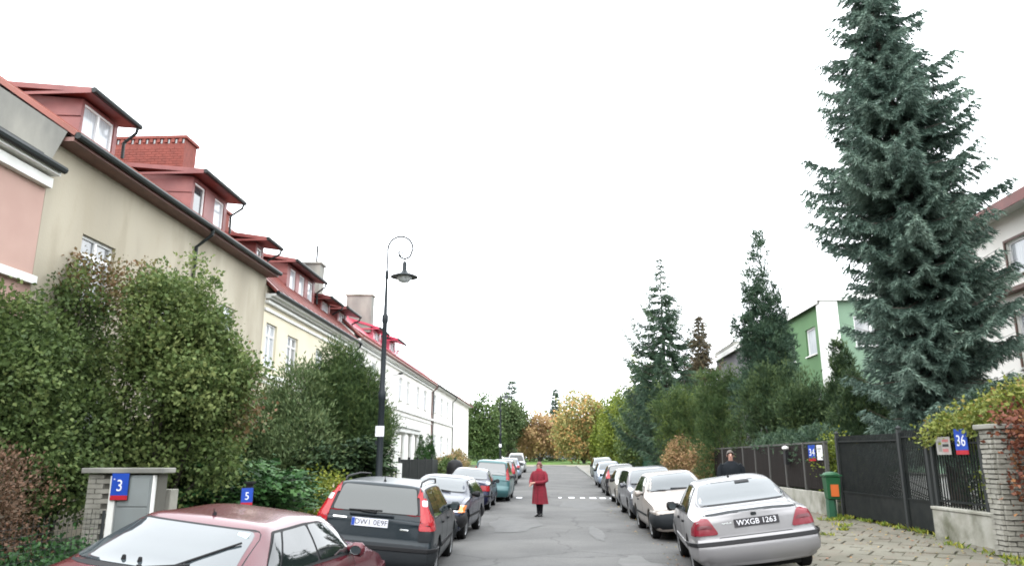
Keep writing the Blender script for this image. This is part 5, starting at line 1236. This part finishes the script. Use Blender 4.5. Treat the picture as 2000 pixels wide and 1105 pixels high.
# maroon liftback, nearest left
c = Car('parked_car', 'maroon liftback, nearest car on the left, seen from behind and cut by the bottom edge', K_lift(4.5, 1.345, .86), 4.5, 1.72, 1.4, P_maroon, (.92, 3.55), bulge=.1)
c.rear_glass(1.015, 1.27, .66, .535, wiper=((.02, 1.0), (.34, 1.035), (.22, 1.03), (.52, 1.19)), rnd=.07)
c.rear_glass(1.0, 1.28, .66, .54, view='front')
c.side_glass(.78, 3.1, 1.25, 2.72, split=((1.05, 1.42), (2.0, 2.02)))
c.seams(((1.15, 1.3), (2.0, 2.02), (3.12, 3.0))); c.handles((1.3, 2.15)); c.mirrors(2.92, .97, m=P_maroon); c.add_wheels(spokes=7); c.bumper('rear', .30, .60, P_maroon, strip=.5); c.bumper('front', .26, .55, P_maroon)
for sg in (-1, 1):
    c.patch('taillight', 'rear', [(sg * .5, .68), (sg * .8, .68), (sg * .8, .87), (sg * .5, .86)], M_tail, off=.01)
c.plate('rear', .76, 'WI 30817'); c.aerial(1.28, .06)
for x_ in (-.12, .02):
    l, n_ = c.hit('rear', x_ - .1, 1.035); q = MB(); q.lathe([(0, 0), (.02, 0), (.014, .03), (0, .035)], tuple(l + n_ * .008), 8); q.build('washer_nozzle', M_btrim, c.root, world=False)
l, n_ = c.hit('rear', .46, 1.24); q = MB(); q.add([tuple(l + n_ * .012 + Vector((a, b * .8, b * .6))) for a, b in ((-.05, -.03), (.05, -.03), (.05, .03), (-.05, .03))], [(0, 1, 2, 3)]); q.build('sticker', mat('sticker_pale', (.35, .6, .6), .4), c.root, world=False)
c.set(-3.06, 7.62, -3.6, 6.6, .01); c.root.scale = (.97, .97, .97)

# dark estate
c = Car('parked_car', 'dark estate car with tall red tail lights and roof rails, second on the left', K_estate(4.7, 1.42, .885), 4.7, 1.77, 1.43, P_ink, (.98, 3.72), bulge=.08, wr=.315)
c.rear_glass(1.0, 1.35, .62, .535, m=M_cglassm, wiper=((.0, .985), (-.2, 1.0), (-.38, 1.005), (.1, 1.02)), rnd=.05, trim=.02)
c.rear_glass(1.0, 1.35, .68, .55, view='front')
c.side_glass(.5, 3.2, .62, 2.85, split=((1.25, 1.3), (2.2, 2.22)), top=.09)
c.seams(((1.35, 1.3), (2.2, 2.22), (3.25, 3.15)), z0=.3); c.handles((1.45, 2.35), .84); c.mirrors(3.05, .99, m=P_ink, size=1.1); c.add_wheels(spokes=5)
c.bumper('rear', .27, .62, M_gtrim, off=.05, strip=.55); c.bumper('front', .27, .6, M_gtrim, off=.05); c.mould(.5, 1.4, 3.2, .07)
for sg in (-1, 1):
    t_ = c.patch('taillight', 'rear', [(sg * .66, .80), (sg * .845, .80), (sg * .845, .93), (sg * .76, 1.06), (sg * .665, 1.38), (sg * .575, 1.38), (sg * .635, 1.1), (sg * .665, .95)][::(1 if sg > 0 else -1)], M_tail, off=.016, rnd=.03)
    c.patch('taillight_side', 'left' if sg < 0 else 'right', [(-2.33, .80), (-2.05, .81), (-2.02, .93), (-2.1, 1.0), (-2.18, 1.05), (-2.31, 1.05)], M_tail, off=.014, rnd=.03, parent=t_)
    c.patch('lamp_segment', 'rear', [(sg * .665, 1.12), (sg * .725, 1.12), (sg * .70, 1.2), (sg * .64, 1.2)], M_clear, off=.02, rnd=.015, parent=t_)
    c.patch('reflector', 'rear', [(sg * .67, .66), (sg * .84, .66), (sg * .84, .78), (sg * .67, .78)], M_gtrim, off=.014, rnd=.02, parent=t_)
    q = MB(); zr_ = [(sg * .57, y - 2.35, c.zt(y - 2.35) + h) for y, h in ((.5, -.02), (.58, .035), (1.5, .05), (2.4, .035), (2.5, -.03))]; q.tube(zr_, .014, 6); q.build('roof_rail', M_btrim, c.root, world=False, smooth=True)
c.plate('rear', .865, 'DW1 0E9F', x=-.04); q = MB(); l, n_ = c.hit('rear', 0, .95); q.box(-.36, .28, l.y - .03, l.y + .02, .945, .975); q.build('tailgate_grip', P_ink, c.root, world=False, bevel=.005)
c.patch('badge', 'rear', [(-.58, .9), (-.38, .9), (-.38, .915), (-.58, .915)], M_chrome, off=.006, rnd=.004, th=.006); c.patch('badge', 'rear', [(.4, .79), (.52, .79), (.52, .81), (.4, .81)], M_chrome, off=.006, rnd=.004, th=.006)
c.aerial(.62, .12); c.set(-2.72, 10.9 + 2.35, 2.5, 5.0, zr(3))

# dark hatchback facing the viewer
def front_bits(c, z=.68, amber=None, grille=M_btrim, wlamp=.22, lampm=None, xl=.74):
    for sg in (-1, 1):
        h = c.patch('headlight', 'front', [(sg * (xl - wlamp), z - .07), (sg * (xl + .02), z - .07), (sg * (xl + .02), z + .055), (sg * (xl - wlamp), z + .065)][::(1 if sg > 0 else -1)], lampm or M_clear, off=.008, rnd=.03)
        if amber: c.patch('indicator', 'front', [(sg * (xl - .06), z - .08), (sg * (xl + .04), z - .08), (sg * (xl + .04), z + .06), (sg * (xl - .06), z + .06)][::(1 if sg > 0 else -1)], M_amber, off=.012, rnd=.02, parent=h)
        if amber: c.patch('indicator', 'left' if sg < 0 else 'right', [(c.L / 2 - .28, z - .07), (c.L / 2 - .06, z - .08), (c.L / 2 - .06, z + .05), (c.L / 2 - .26, z + .04)], M_amber, off=.012, rnd=.02, parent=h)
    c.patch('grille', 'front', [(-xl + wlamp + .04, z - .06), (xl - wlamp - .04, z - .06), (xl - wlamp - .04, z + .04), (-xl + wlamp + .04, z + .04)], grille, off=.006, rnd=.02)
    c.ribbon('bonnet_seam', 'top', [(-.66, c.L / 2 - .2), (-.68, c.L / 2 - .9)], .01, M_btrim, off=.001); c.ribbon('bonnet_seam', 'top', [(.66, c.L / 2 - .2), (.68, c.L / 2 - .9)], .01, M_btrim, off=.001)
def wipers_front(c, z=.985):
    for x in (-.3, .25):
        A, na = c.hit('front', x, z); B, nb = c.hit('front', x + .42, z + .03); q = MB(); q.tube([A + na * .02, B + nb * .02], .01, 5); q.build('wiper', M_btrim, c.root, world=False)

c = Car('parked_car', 'dark hatchback facing the viewer with orange indicator behind the estate car', K_hatch(3.8, 1.33, .82), 3.8, 1.64, 1.33, P_navyd, (.75, 3.15))
c.rear_glass(1.0, 1.275, .64, .52, view='front', wiper=None); c.rear_glass(.98, 1.26, .6, .5); c.side_glass(.6, 2.4, .85, 2.05, split=((1.3, 1.32),))
wipers_front(c); front_bits(c, .70, amber=True); c.bumper('front', .28, .58, M_btrim, off=.045); c.bumper('rear', .28, .55, M_btrim, off=.04); c.seams(((1.35, 1.35), (2.42, 2.3))); c.mould(.5, .95, 2.9, .06); c.mirrors(2.2, .96); c.add_wheels(m=M_rim); c.plate('front', .47, 'WXE 5512', w=.25)
for sg in (-1, 1): c.patch('taillight', 'rear', [(sg * .55, .7), (sg * .76, .7), (sg * .76, .88), (sg * .55, .88)], M_tail)
c.set(-2.72, 17.0 + 1.9, 178, -4.6, zr(4.6))

# navy saloon, rear towards the viewer
def rear_bits(c, z0=.68, z1=.86, x0=.5, x1=.79, m=None, bump=None, plate=None, pz=.76, strip=None, wrap=True, pm=None, ptm=None):
    for sg in (-1, 1):
        t = c.patch('taillight', 'rear', [(sg * x0, z0), (sg * x1, z0), (sg * x1, z1), (sg * x0, z1)][::(1 if sg > 0 else -1)], m or M_tail, off=.01, rnd=.025)
        if wrap: c.patch('taillight_side', 'left' if sg < 0 else 'right', [(-c.L / 2 - .02, z0), (-c.L / 2 + .2, z0 + .01), (-c.L / 2 + .16, z1 - .01), (-c.L / 2 - .0, z1)], m or M_tail, off=.009, rnd=.02, parent=t)
    c.bumper('rear', .28, .58, bump or c.pm, strip=strip)
    if plate: c.plate('rear', pz, plate, m=pm, tm=ptm)
c = Car('parked_car', 'navy saloon with sky reflected in its rear window, in front of the teal people carrier', K_sedan(4.3, 1.40, .84), 4.3, 1.68, 1.40, P_navy, (.9, 3.4))
c.rear_glass(1.05, 1.33, .66, .54); c.rear_glass(1.0, 1.33, .66, .54, view='front'); c.side_glass(.95, 3.05, 1.3, 2.7, split=((1.2, 1.45), (2.05, 2.05))); rear_bits(c, strip=.52, plate='WF 8406', pz=.74); c.bumper('front', .27, .55, P_navy); c.add_wheels(); c.mirrors(2.9, .96); c.seams(((1.3, 1.35), (2.05, 2.05), (3.1, 2.95))); c.handles((1.3, 2.2))
c.set(-3.02, 26.7 + 2.15, 0, 4.5, zr(4.5))
# teal people carrier
c = Car('parked_van', 'teal people carrier with pale reflecting tailgate glass on the left beyond the navy saloon', K_estate(4.3, 1.68, .86, .34), 4.3, 1.72, 1.68, P_teal, (.8, 3.4), cat='people carrier')
c.rear_glass(1.08, 1.55, .64, .56, rnd=.05); c.rear_glass(1.0, 1.55, .66, .56, view='front'); c.side_glass(.45, 3.0, .6, 2.7, split=((1.2, 1.25), (2.1, 2.12)), top=.1); rear_bits(c, .86, 1.42, .66, .80, plate='WPI 1973', pz=.8, wrap=False); c.bumper('front', .27, .55, P_teal); c.add_wheels(); c.mirrors(2.85, 1.0); c.seams(((1.25, 1.25), (2.1, 2.1), (3.1, 3.0)))
c.set(-2.62, 32.3 + 2.15, 0, 4, zr(4))
c = Car('parked_car', 'purplish hatchback with red tail lights half hidden beyond the teal people carrier', K_hatch(3.9, 1.5, .83), 3.9, 1.66, 1.5, P_gdark, (.75, 3.2))
c.rear_glass(1.0, 1.4, .6, .5); c.rear_glass(1.0, 1.4, .62, .52, view='front'); c.side_glass(.6, 2.5, .8, 2.1, split=((1.35, 1.37),)); rear_bits(c, .7, 1.3, .56, .78, wrap=False); c.bumper('front', .27, .55, P_gdark); c.add_wheels(); c.mirrors(2.3, .97); c.set(-3.0, 46.5 + 1.95, 0, 3.5, gz(48) + zr(4))
c = Car('parked_car', 'pale blue hatchback beyond the purplish one on the left', K_hatch(3.9, 1.46, .83), 3.9, 1.66, 1.46, P_lblue, (.75, 3.2))
c.rear_glass(1.0, 1.37, .6, .5); c.rear_glass(1.0, 1.37, .62, .52, view='front'); c.side_glass(.6, 2.5, .8, 2.1, split=((1.35, 1.37),)); rear_bits(c, .7, .95, .56, .78, wrap=False); c.bumper('front', .27, .55, P_lblue); c.add_wheels(); c.mirrors(2.3, .97); c.set(-3.1, 56 + 1.95, 0, 3.0, gz(58) + zr(4))
c = Car('parked_van', 'white high roofed car facing the viewer, farthest in the left row', K_estate(4.0, 1.72, .84, .2), 4.0, 1.7, 1.72, P_white, (.75, 3.1), cat='car')
c.rear_glass(1.03, 1.55, .66, .54, view='front', m=M_cglass); c.rear_glass(1.0, 1.5, .6, .5); c.side_glass(.4, 2.8, .5, 2.4, split=((1.3, 1.3),)); front_bits(c, .7); c.bumper('front', .27, .55, P_white); c.bumper('rear', .27, .55, P_white); c.add_wheels(); c.mirrors(2.75, 1.0); c.set(-3.15, 69 + 2, 180, 0, gz(71) + .02)

# ---- right row
c = Car('parked_car', 'silver saloon with a black number plate, nearest car on the right, seen from behind', K_sedan(4.45, 1.40, .88, 1.0), 4.45, 1.76, 1.4, P_silver, (.98, 3.60), bulge=.12, reccess=.035, zb=.27)
c.rear_glass(1.055, 1.335, .665, .545, wiper=None, rnd=.08)
c.patch('high_brake_light', 'rear', [(.02, 1.298), (.24, 1.298), (.24, 1.325), (.02, 1.325)], M_btrim, off=.018, rnd=.008)
c.rear_glass(1.0, 1.335, .66, .54, view='front'); c.side_glass(.98, 3.1, 1.36, 2.75, split=((1.28, 1.55), (2.08, 2.08)))
c.seams(((1.25, 1.45), (2.08, 2.08), (3.14, 3.0))); c.handles((1.42, 2.28), .82); c.mirrors(2.95, .97, size=1.1); c.add_wheels(spokes=7)
c.bumper('rear', .30, .655, P_silver, off=.05, strip=.59); c.bumper('front', .25, .6, P_silver); c.mould(.5, 1.35, 3.15, .035, P_silver)
for sg in (-1, 1):
    t_ = c.patch('taillight', 'rear', [(sg * .50, .70), (sg * .825, .70), (sg * .81, .82), (sg * .71, .925), (sg * .61, .915)][::(1 if sg > 0 else -1)], M_tailk, off=.014, rnd=.05)
    c.patch('smoked_band', 'rear', [(sg * .57, .785), (sg * .79, .785), (sg * .775, .835), (sg * .61, .835)][::(1 if sg > 0 else -1)], M_taild, off=.018, rnd=.015, parent=t_)
    c.patch('taillight_side', 'left' if sg < 0 else 'right', [(-2.22, .70), (-2.0, .705), (-2.02, .80), (-2.12, .90), (-2.17, .91)], M_tailk, off=.010, rnd=.03, parent=t_)
c.ribbon('boot_lip', 'rear', [(-.66, .955), (-.3, .975), (.3, .975), (.66, .955)], .022, M_gtrim, off=.004)
c.ribbon('boot_seam', 'rear', [(-.52, .64), (-.49, .655), (.49, .655), (.52, .64)], .01, M_btrim, off=.003)
c.plate('rear', .825, 'WXGB 1263', m=mat('plate_black', (.02, .018, .022), .5), tm=M_signw, w=.31, h=.055, x=.04, band=False)
c.patch('badge', 'rear', [(-.02, .905), (.06, .905), (.06, .95), (-.02, .95)], M_gtrim, off=.01, rnd=.02, th=.012)
c.patch('badge', 'rear', [(-.44, .83), (-.3, .83), (-.3, .845), (-.44, .845)], M_chrome, off=.006, rnd=.004, th=.006)
c.aerial(1.62, .07, .0); q = MB(); q.tube([(-.5, -2.25, .22), (-.5, -2.05, .24)], .03, 8); q.build('exhaust_pipe', M_rimd, c.root, world=False)
c.set(3.17, 11.15 + 2.22, -5.0, RL - 1.2, zr(7.6) + .01)

c = Car('parked_car', 'beige hatchback with grey bumpers facing the viewer behind the silver saloon', K_hatch(4.2, 1.40, .835, .55), 4.2, 1.67, 1.4, P_beige, (.85, 3.45))
c.rear_glass(1.0, 1.335, .66, .53, view='front'); wipers_front(c); c.rear_glass(.98, 1.3, .6, .5); c.side_glass(.7, 2.42, .95, 2.05, split=((1.05, 1.2), (1.5, 1.52)))
front_bits(c, .72, wlamp=.26, lampm=P_beige); c.bumper('front', .25, .60, M_gtrim, off=.055); c.bumper('rear', .27, .58, M_gtrim, off=.05); c.mould(.5, 1.15, 3.1, .05, M_gtrim); c.seams(((1.45, 1.5), (2.45, 2.35))); c.handles((1.65,)); c.mirrors(2.25, .96, m=P_beige); c.add_wheels(m=M_rim); c.plate('front', .48, 'WSK 2290', w=.25)
for sg in (-1, 1): c.patch('taillight', 'rear', [(sg * .55, .7), (sg * .76, .7), (sg * .76, .88), (sg * .55, .88)], M_tail)
c.set(3.14, 17.25 + 2.1, 180, 6.2, zr(6.2))

c = Car('parked_car', 'gunmetal estate facing the viewer, third in the right row', K_estate(4.4, 1.46, .85, .3), 4.4, 1.7, 1.46, P_gdark, (.85, 3.5))
c.rear_glass(1.0, 1.38, .67, .54, view='front'); wipers_front(c); c.rear_glass(1.0, 1.36, .6, .5); c.side_glass(.5, 3.0, .65, 2.65, split=((1.3, 1.32), (2.1, 2.1)), top=.09); front_bits(c, .7); c.bumper('front', .26, .58, P_gdark); c.bumper('rear', .26, .58, P_gdark); c.seams(((1.35, 1.35), (2.1, 2.1), (3.1, 3.0))); c.mirrors(2.85, .98, m=P_gdark); c.add_wheels()
c.set(3.25, 22.9 + 2.2, 180, 5.5, zr(5.5))
c = Car('parked_car', 'champagne saloon facing the viewer, fourth in the right row', K_sedan(4.3, 1.38, .84), 4.3, 1.68, 1.38, P_champ, (.9, 3.45))
c.rear_glass(1.0, 1.32, .66, .54, view='front'); c.rear_glass(1.05, 1.31, .64, .53); c.side_glass(.95, 3.05, 1.3, 2.7, split=((2.05, 2.05),)); front_bits(c, .7); c.bumper('front', .26, .58, P_champ); rear_bits(c); c.mirrors(2.9, .96); c.add_wheels(); c.set(3.42, 29.6 + 2.15, 180, 5, zr(5))
c = Car('parked_car', 'black hatchback with pale glass and red lights, seen from behind, fifth in the right row', K_hatch(4.1, 1.48, .85), 4.1, 1.7, 1.48, P_blk, (.8, 3.35))
c.rear_glass(1.02, 1.4, .62, .52); c.rear_glass(1.0, 1.4, .64, .53, view='front'); c.side_glass(.65, 2.5, .85, 2.1, split=((1.4, 1.42),)); rear_bits(c, .85, 1.25, .60, .79, wrap=False, plate='WB 4471', pz=.75); c.bumper('front', .26, .58, P_blk); c.mirrors(2.35, .98); c.add_wheels(); c.seams(((1.4, 1.4), (2.5, 2.4))); c.set(3.52, 36.8 + 2.05, 0, -4, zr(4) + .01)
c = Car('parked_car', 'pale grey blue hatchback facing the viewer, sixth in the right row', K_hatch(3.9, 1.42, .83), 3.9, 1.66, 1.42, P_lblue, (.75, 3.2))
c.rear_glass(1.0, 1.35, .62, .52, view='front'); c.rear_glass(1.0, 1.33, .6, .5); c.side_glass(.6, 2.5, .8, 2.1, split=((1.35, 1.37),)); front_bits(c, .7); c.bumper('front', .26, .58, P_lblue); c.bumper('rear', .26, .58, P_lblue); c.mirrors(2.3, .97); c.add_wheels(); c.set(3.6, 44.6 + 1.95, 180, 3.5, gz(46) + zr(4))
c = Car('parked_car', 'grey green estate at the far end of the right row', K_estate(4.4, 1.5, .85, .3), 4.4, 1.7, 1.5, P_olive, (.85, 3.5))
c.rear_glass(1.0, 1.4, .67, .54, view='front'); c.rear_glass(1.0, 1.4, .6, .5); c.side_glass(.5, 3.0, .65, 2.65, split=((1.3, 1.32), (2.1, 2.1)), top=.09); front_bits(c, .7); c.bumper('front', .26, .58, P_olive); c.bumper('rear', .26, .58, P_olive); c.mirrors(2.85, .98); c.add_wheels(); c.set(3.95, 55 + 2.2, 180, 3.5, gz(57) + zr(4))

# ---------------------------------------------------------------- people
def skin_mesh(name, nodes, edges, m, parent, lvl=2, root=0):
    """nodes: {key: ((x,y,z), radius or (rx, ry))} grown into one continuous surface"""
    ks = list(nodes); me = bpy.data.meshes.new(name); me.from_pydata([nodes[k][0] for k in ks], [(ks.index(a), ks.index(b)) for a, b in edges], [])
    o = bpy.data.objects.new(name, me); C.objects.link(o); o.modifiers.new('s', 'SKIN'); me.skin_vertices.new() if not me.skin_vertices else None
    for i, k in enumerate(ks):
        r = nodes[k][1]; me.skin_vertices[0].data[i].radius = r if isinstance(r, tuple) else (r, r)
    me.skin_vertices[0].data[ks.index(root) if root in ks else 0].use_root = True
    sb = o.modifiers.new('u', 'SUBSURF'); sb.levels = lvl; sb.render_levels = lvl
    dg = bpy.context.evaluated_depsgraph_get(); nm = bpy.data.meshes.new_from_object(o.evaluated_get(dg)); bpy.data.objects.remove(o)
    nm.materials.clear(); nm.materials.append(m); nm.name = name; nm.polygons.foreach_set('use_smooth', [True] * len(nm.polygons))
    o = bpy.data.objects.new(name, nm); C.objects.link(o); o.parent = parent; return o

def ellip_loft(mb, rings, n=20):
    rows = [[(cx + rx * math.cos(t) * (1 + wob * math.sin(6 * t)), cy + ry * math.sin(t) * (1 + wob * math.sin(6 * t)), z) for t in np.linspace(0, 2 * math.pi, n + 1)] for z, cx, cy, rx, ry, wob in rings]
    mb.grid(rows)

def hand(nodes, edges, pre, wrist, palm, d, side, key, s=1.0):
    """palm and five bent fingers rooted in the palm"""
    d = Vector(d).normalized(); sd = Vector(side).normalized(); dn = Vector((0, 0, -1)); P0 = Vector(palm)
    nodes[pre + 'palm'] = (tuple(P0), (.034 * s, .02 * s)); edges.append((key, pre + 'palm'))
    for i, (o, ln) in enumerate(((-.03, .065), (-.01, .078), (.011, .073), (.031, .058))):
        a = P0 + sd * o * s + d * .035 * s; b = a + (d * .6 + dn * .4) * ln * .55 * s; e = b + (d * .25 + dn * .8) * ln * .5 * s
        nodes[pre + f'f{i}a'] = (tuple(a), .010 * s); nodes[pre + f'f{i}b'] = (tuple(b), .009 * s); nodes[pre + f'f{i}c'] = (tuple(e), .0075 * s)
        edges += [(pre + 'palm', pre + f'f{i}a'), (pre + f'f{i}a', pre + f'f{i}b'), (pre + f'f{i}b', pre + f'f{i}c')]
    a = P0 - sd * .035 * s + d * .005 * s; b = a + (d * .7 - sd * .3) * .04 * s
    nodes[pre + 'ta'] = (tuple(a), .012 * s); nodes[pre + 'tb'] = (tuple(b), .009 * s); edges += [(pre + 'palm', pre + 'ta'), (pre + 'ta', pre + 'tb')]

def head_bits(root, hz, cy, hairm, r=.1, long=False):
    """eyes, brows, mouth and ears; faces local -Y"""
    for sg in (-1, 1):
        q = MB(); q.lathe([(0, -.012), (.009, -.008), (.013, 0), (.009, .008), (0, .012)], (sg * .032, cy - .082, hz + .005), 10); q.build('eye', M_btrim, root, world=False, smooth=True)
        q = MB(); q.tube([(sg * .018, cy - .092, hz + .028), (sg * .034, cy - .093, hz + .034), (sg * .05, cy - .084, hz + .028)], .004, 5); q.build('eyebrow', hairm, root, world=False)
        q = MB(); q.lathe([(0, -.006), (.02, -.004), (.026, .004), (0, .01)], (sg * .083, cy + .005, hz - .005), 10, axis='x'); q.build('ear', M_skin, root, world=False, smooth=True)
    q = MB(); q.tube([(-.024, cy - .088, hz - .055), (0, cy - .094, hz - .053), (.024, cy - .088, hz - .055)], [.004, .0065, .004], 6); q.build('mouth', mat('lips', (.3, .08, .07), .5), root, world=False)
    q = MB(); rows = []
    for i in range(9):
        T_0 = math.pi * i / 8 * (.62 if not long else .72); fa = lambda a: T_0 * (1 - .48 * max(0, -math.sin(a)) ** .7)
        rows.append([((r * 1.0) * math.sin(fa(a)) * math.cos(a) * .9, cy + .022 + r * 1.12 * math.sin(fa(a)) * math.sin(a), hz + .02 + r * 1.22 * math.cos(fa(a))) for a in np.linspace(0, 2 * math.pi, 25)])
    q.grid(rows); q.build('hair', hairm, root, world=False, smooth=True)

def head_nodes(nodes, edges, hz, cy, neck):
    nodes['neck'] = ((0, cy + .02, hz - .14), .052); nodes['jaw'] = ((0, cy - .015, hz - .075), (.055, .06)); nodes['skull'] = ((0, cy + .005, hz + .0), (.08, .092)); nodes['crown'] = ((0, cy + .012, hz + .07), (.06, .07)); nodes['nose'] = ((0, cy - .098, hz - .02), .010)
    edges += [(neck, 'neck'), ('neck', 'jaw'), ('jaw', 'skull'), ('skull', 'crown'), ('skull', 'nose')]

# woman in the long red coat, hands together in front, legs close, looking towards the camera
wm = thing('person', 'woman in a long red coat with dark stockings standing in the middle of the street', 'person', (-.36, 24.1, .03), R(-24))
nd = {}; ed = []; H = 1.50
nd['pel'] = ((0, 0, .92), (.15, .11)); nd['bel'] = ((0, 0, 1.05), (.13, .1)); nd['che'] = ((0, 0, 1.22), (.15, .11)); nd['sho'] = ((0, .01, 1.32), (.09, .06))
ed += [('pel', 'bel'), ('bel', 'che'), ('che', 'sho')]; head_nodes(nd, ed, 1.525, .0, 'sho')
for sg, n_ in ((-1, 'l'), (1, 'r')):
    nd[n_ + 's'] = ((sg * .165, .01, 1.31), .045); nd[n_ + 'e'] = ((sg * .25, -.04 if sg < 0 else .0, 1.08), .045)
    nd[n_ + 'w'] = ((-.12 + sg * .05, -.235, 1.0 + .02 * sg), .028); ed += [('sho', n_ + 's'), (n_ + 's', n_ + 'e'), (n_ + 'e', n_ + 'w')]
    hand(nd, ed, n_ + 'h', None, (-.14 + sg * .015, -.275, .985 + .02 * sg), (-.9 if sg > 0 else -.3, -.5, 0), (0, 0, 1) if sg > 0 else (.0, .3, 1), n_ + 'w')
    nd[n_ + 'h'] = ((sg * .085, 0, .86), .09); nd[n_ + 'k'] = ((sg * .06, -.01, .48), .058); nd[n_ + 'c'] = ((sg * .055, .02, .33), .052); nd[n_ + 'a'] = ((sg * .05, .015, .08), .024); nd[n_ + 'f'] = ((sg * .06 - .01, -.09, .035), (.02, .015))
    ed += [('pel', n_ + 'h'), (n_ + 'h', n_ + 'k'), (n_ + 'k', n_ + 'c'), (n_ + 'c', n_ + 'a'), (n_ + 'a', n_ + 'f')]
skin_mesh('body', nd, ed, M_skin, wm, 1, 'pel')
head_bits(wm, 1.525, 0, M_hair, long=True)
ct = MB(); ellip_loft(ct, [(1.43, 0, .01, .075, .07, 0), (1.40, 0, .01, .10, .085, 0), (1.365, 0, .012, .185, .105, 0), (1.30, 0, .01, .225, .13, 0), (1.2, 0, 0, .225, .145, 0), (1.05, 0, -.005, .20, .15, .0), (.95, .005, 0, .20, .15, .02), (.8, .01, 0, .215, .165, .05), (.6, .015, 0, .23, .175, .08), (.45, .02, .005, .24, .185, .10), (.38, .022, .005, .245, .19, .11), (.385, .02, 0, .21, .16, .11)], 48)
for sg in (-1, 1):
    ct.tube([(sg * .15, .01, 1.34), (sg * .215, .0, 1.25), (sg * .262, -.03, 1.09), (sg * .22 - .02, -.12, 1.03), (-.11 + sg * .075, -.225, 1.0 + .02 * sg)], [.07, .078, .066, .06, .05], 14)
ct.build('coat', M_coat, wm, world=False, smooth=True)
q = MB(); q.lathe([(.06, 1.36), (.095, 1.37), (.10, 1.41), (.085, 1.45), (.06, 1.455)], (0, .0, 0), 16); q.build('scarf', mat('red_scarf', (.24, .008, .025), .85), wm, world=False, smooth=True)
q = MB(); q.tube([(0.02, -.19, .42), (.02, -.175, .8), (.02, -.16, 1.1), (.01, -.13, 1.3)], .006, 5); q.build('coat_edge', mat('dark_red_wool', (.07, .005, .009), .9), wm, world=False)
for sg in (-1, 1):
    q = MB(); q.tube([(sg * .075, 0, .75), (sg * .06, -.01, .48), (sg * .055, .02, .33), (sg * .05, .015, .1)], [.085, .064, .058, .042], 12); q.build('stocking', M_black, wm, world=False, smooth=True)
    q = MB(); q.tube([(sg * .05, .05, .05), (sg * .05, .0, .055), (sg * .055 - .01, -.09, .035), (sg * .06 - .02, -.16, .022)], [.034, .045, .036, .02], 10); q.tube([(sg * .05, .02, .17), (sg * .05, .02, .05)], [.046, .046], 10); q.box(sg * .05 - .03, sg * .05 + .03, .02, .075, -.0, .03); q.build('shoe', M_shoe, wm, world=False, smooth=True)

# man in a black jacket behind the silver saloon
mn = thing('person', 'man in a black jacket standing on the pavement behind the silver saloon', 'person', (4.52, 19.3, PZ(4.52)), R(-8))
nd = {}; ed = []
nd['pel'] = ((0, 0, .98), (.16, .12)); nd['bel'] = ((0, 0, 1.12), (.15, .12)); nd['che'] = ((0, 0, 1.33), (.18, .13)); nd['sho'] = ((0, .01, 1.45), (.10, .07)); ed += [('pel', 'bel'), ('bel', 'che'), ('che', 'sho')]
head_nodes(nd, ed, 1.70, 0, 'sho')
for sg, n_ in ((-1, 'l'), (1, 'r')):
    nd[n_ + 's'] = ((sg * .19, .01, 1.43), .05); nd[n_ + 'e'] = ((sg * .28, .03, 1.17), .05); nd[n_ + 'w'] = ((sg * .25, -.08, .95), .032)
    ed += [('sho', n_ + 's'), (n_ + 's', n_ + 'e'), (n_ + 'e', n_ + 'w')]; hand(nd, ed, n_ + 'h', None, (sg * .245, -.1, .88), (0, -.2, -1), (0, 1, 0), n_ + 'w', 1.1)
    nd[n_ + 'h'] = ((sg * .1, 0, .9), .1); nd[n_ + 'k'] = ((sg * .11, -.01, .5), .065); nd[n_ + 'a'] = ((sg * .12, .02, .09), .04); nd[n_ + 'f'] = ((sg * .14, -.14, .04), (.04, .03))
    ed += [('pel', n_ + 'h'), (n_ + 'h', n_ + 'k'), (n_ + 'k', n_ + 'a'), (n_ + 'a', n_ + 'f')]
skin_mesh('body', nd, ed, M_skin, mn, 1, 'pel'); head_bits(mn, 1.70, 0, M_hair2)
ct = MB(); ellip_loft(ct, [(1.58, 0, .01, .08, .08, 0), (1.55, 0, .01, .11, .095, 0), (1.51, 0, .012, .19, .115, 0), (1.45, 0, .01, .25, .14, 0), (1.33, 0, 0, .25, .155, 0), (1.15, 0, 0, .225, .155, 0), (1.0, 0, 0, .22, .155, .01), (.88, 0, 0, .225, .16, .01), (.885, 0, 0, .2, .14, .01)], 22)
for sg in (-1, 1): ct.tube([(sg * .18, .01, 1.48), (sg * .25, .02, 1.38), (sg * .295, .03, 1.17), (sg * .275, -.03, 1.05), (sg * .25, -.085, .94)], [.08, .085, .072, .062, .052], 14)
ct.build('jacket', M_jack, mn, world=False, smooth=True)
for sg in (-1, 1):
    q = MB(); q.tube([(sg * .09, 0, .95), (sg * .11, -.01, .5), (sg * .12, .02, .08)], [.11, .085, .068], 12); q.build('trouser_leg', M_black, mn, world=False, smooth=True)
    q = MB(); q.tube([(sg * .12, .07, .05), (sg * .12, .0, .06), (sg * .135, -.12, .045), (sg * .145, -.2, .03)], [.04, .055, .048, .03], 10); q.build('shoe', M_shoe, mn, world=False, smooth=True)

P_, O_, T_ = lobe_points([(x, -20 - 6 * math.cos(x * .08), 4.0 + 1.5 * math.sin(x * .9), 3.6, 3, 4.0 + 1.5 * math.sin(x * .9)) for x in np.arange(-40, 42, 5.0)], 14000, 9, .5, .9, .25)  # unseen trees behind the camera, added to darken reflections in the cars
o = leaf_mesh('unseen_tree_belt', P_, unit(len(P_)), unit(len(P_)), .8 * RNG.uniform(.7, 1.3, len(P_)), .7, .4 + T_, M_mid, None); tag(o, 'belt of trees along the street behind the viewer', None, None, 'stuff')

# soft photographic pixel filter
S.cycles.filter_width = 1.8
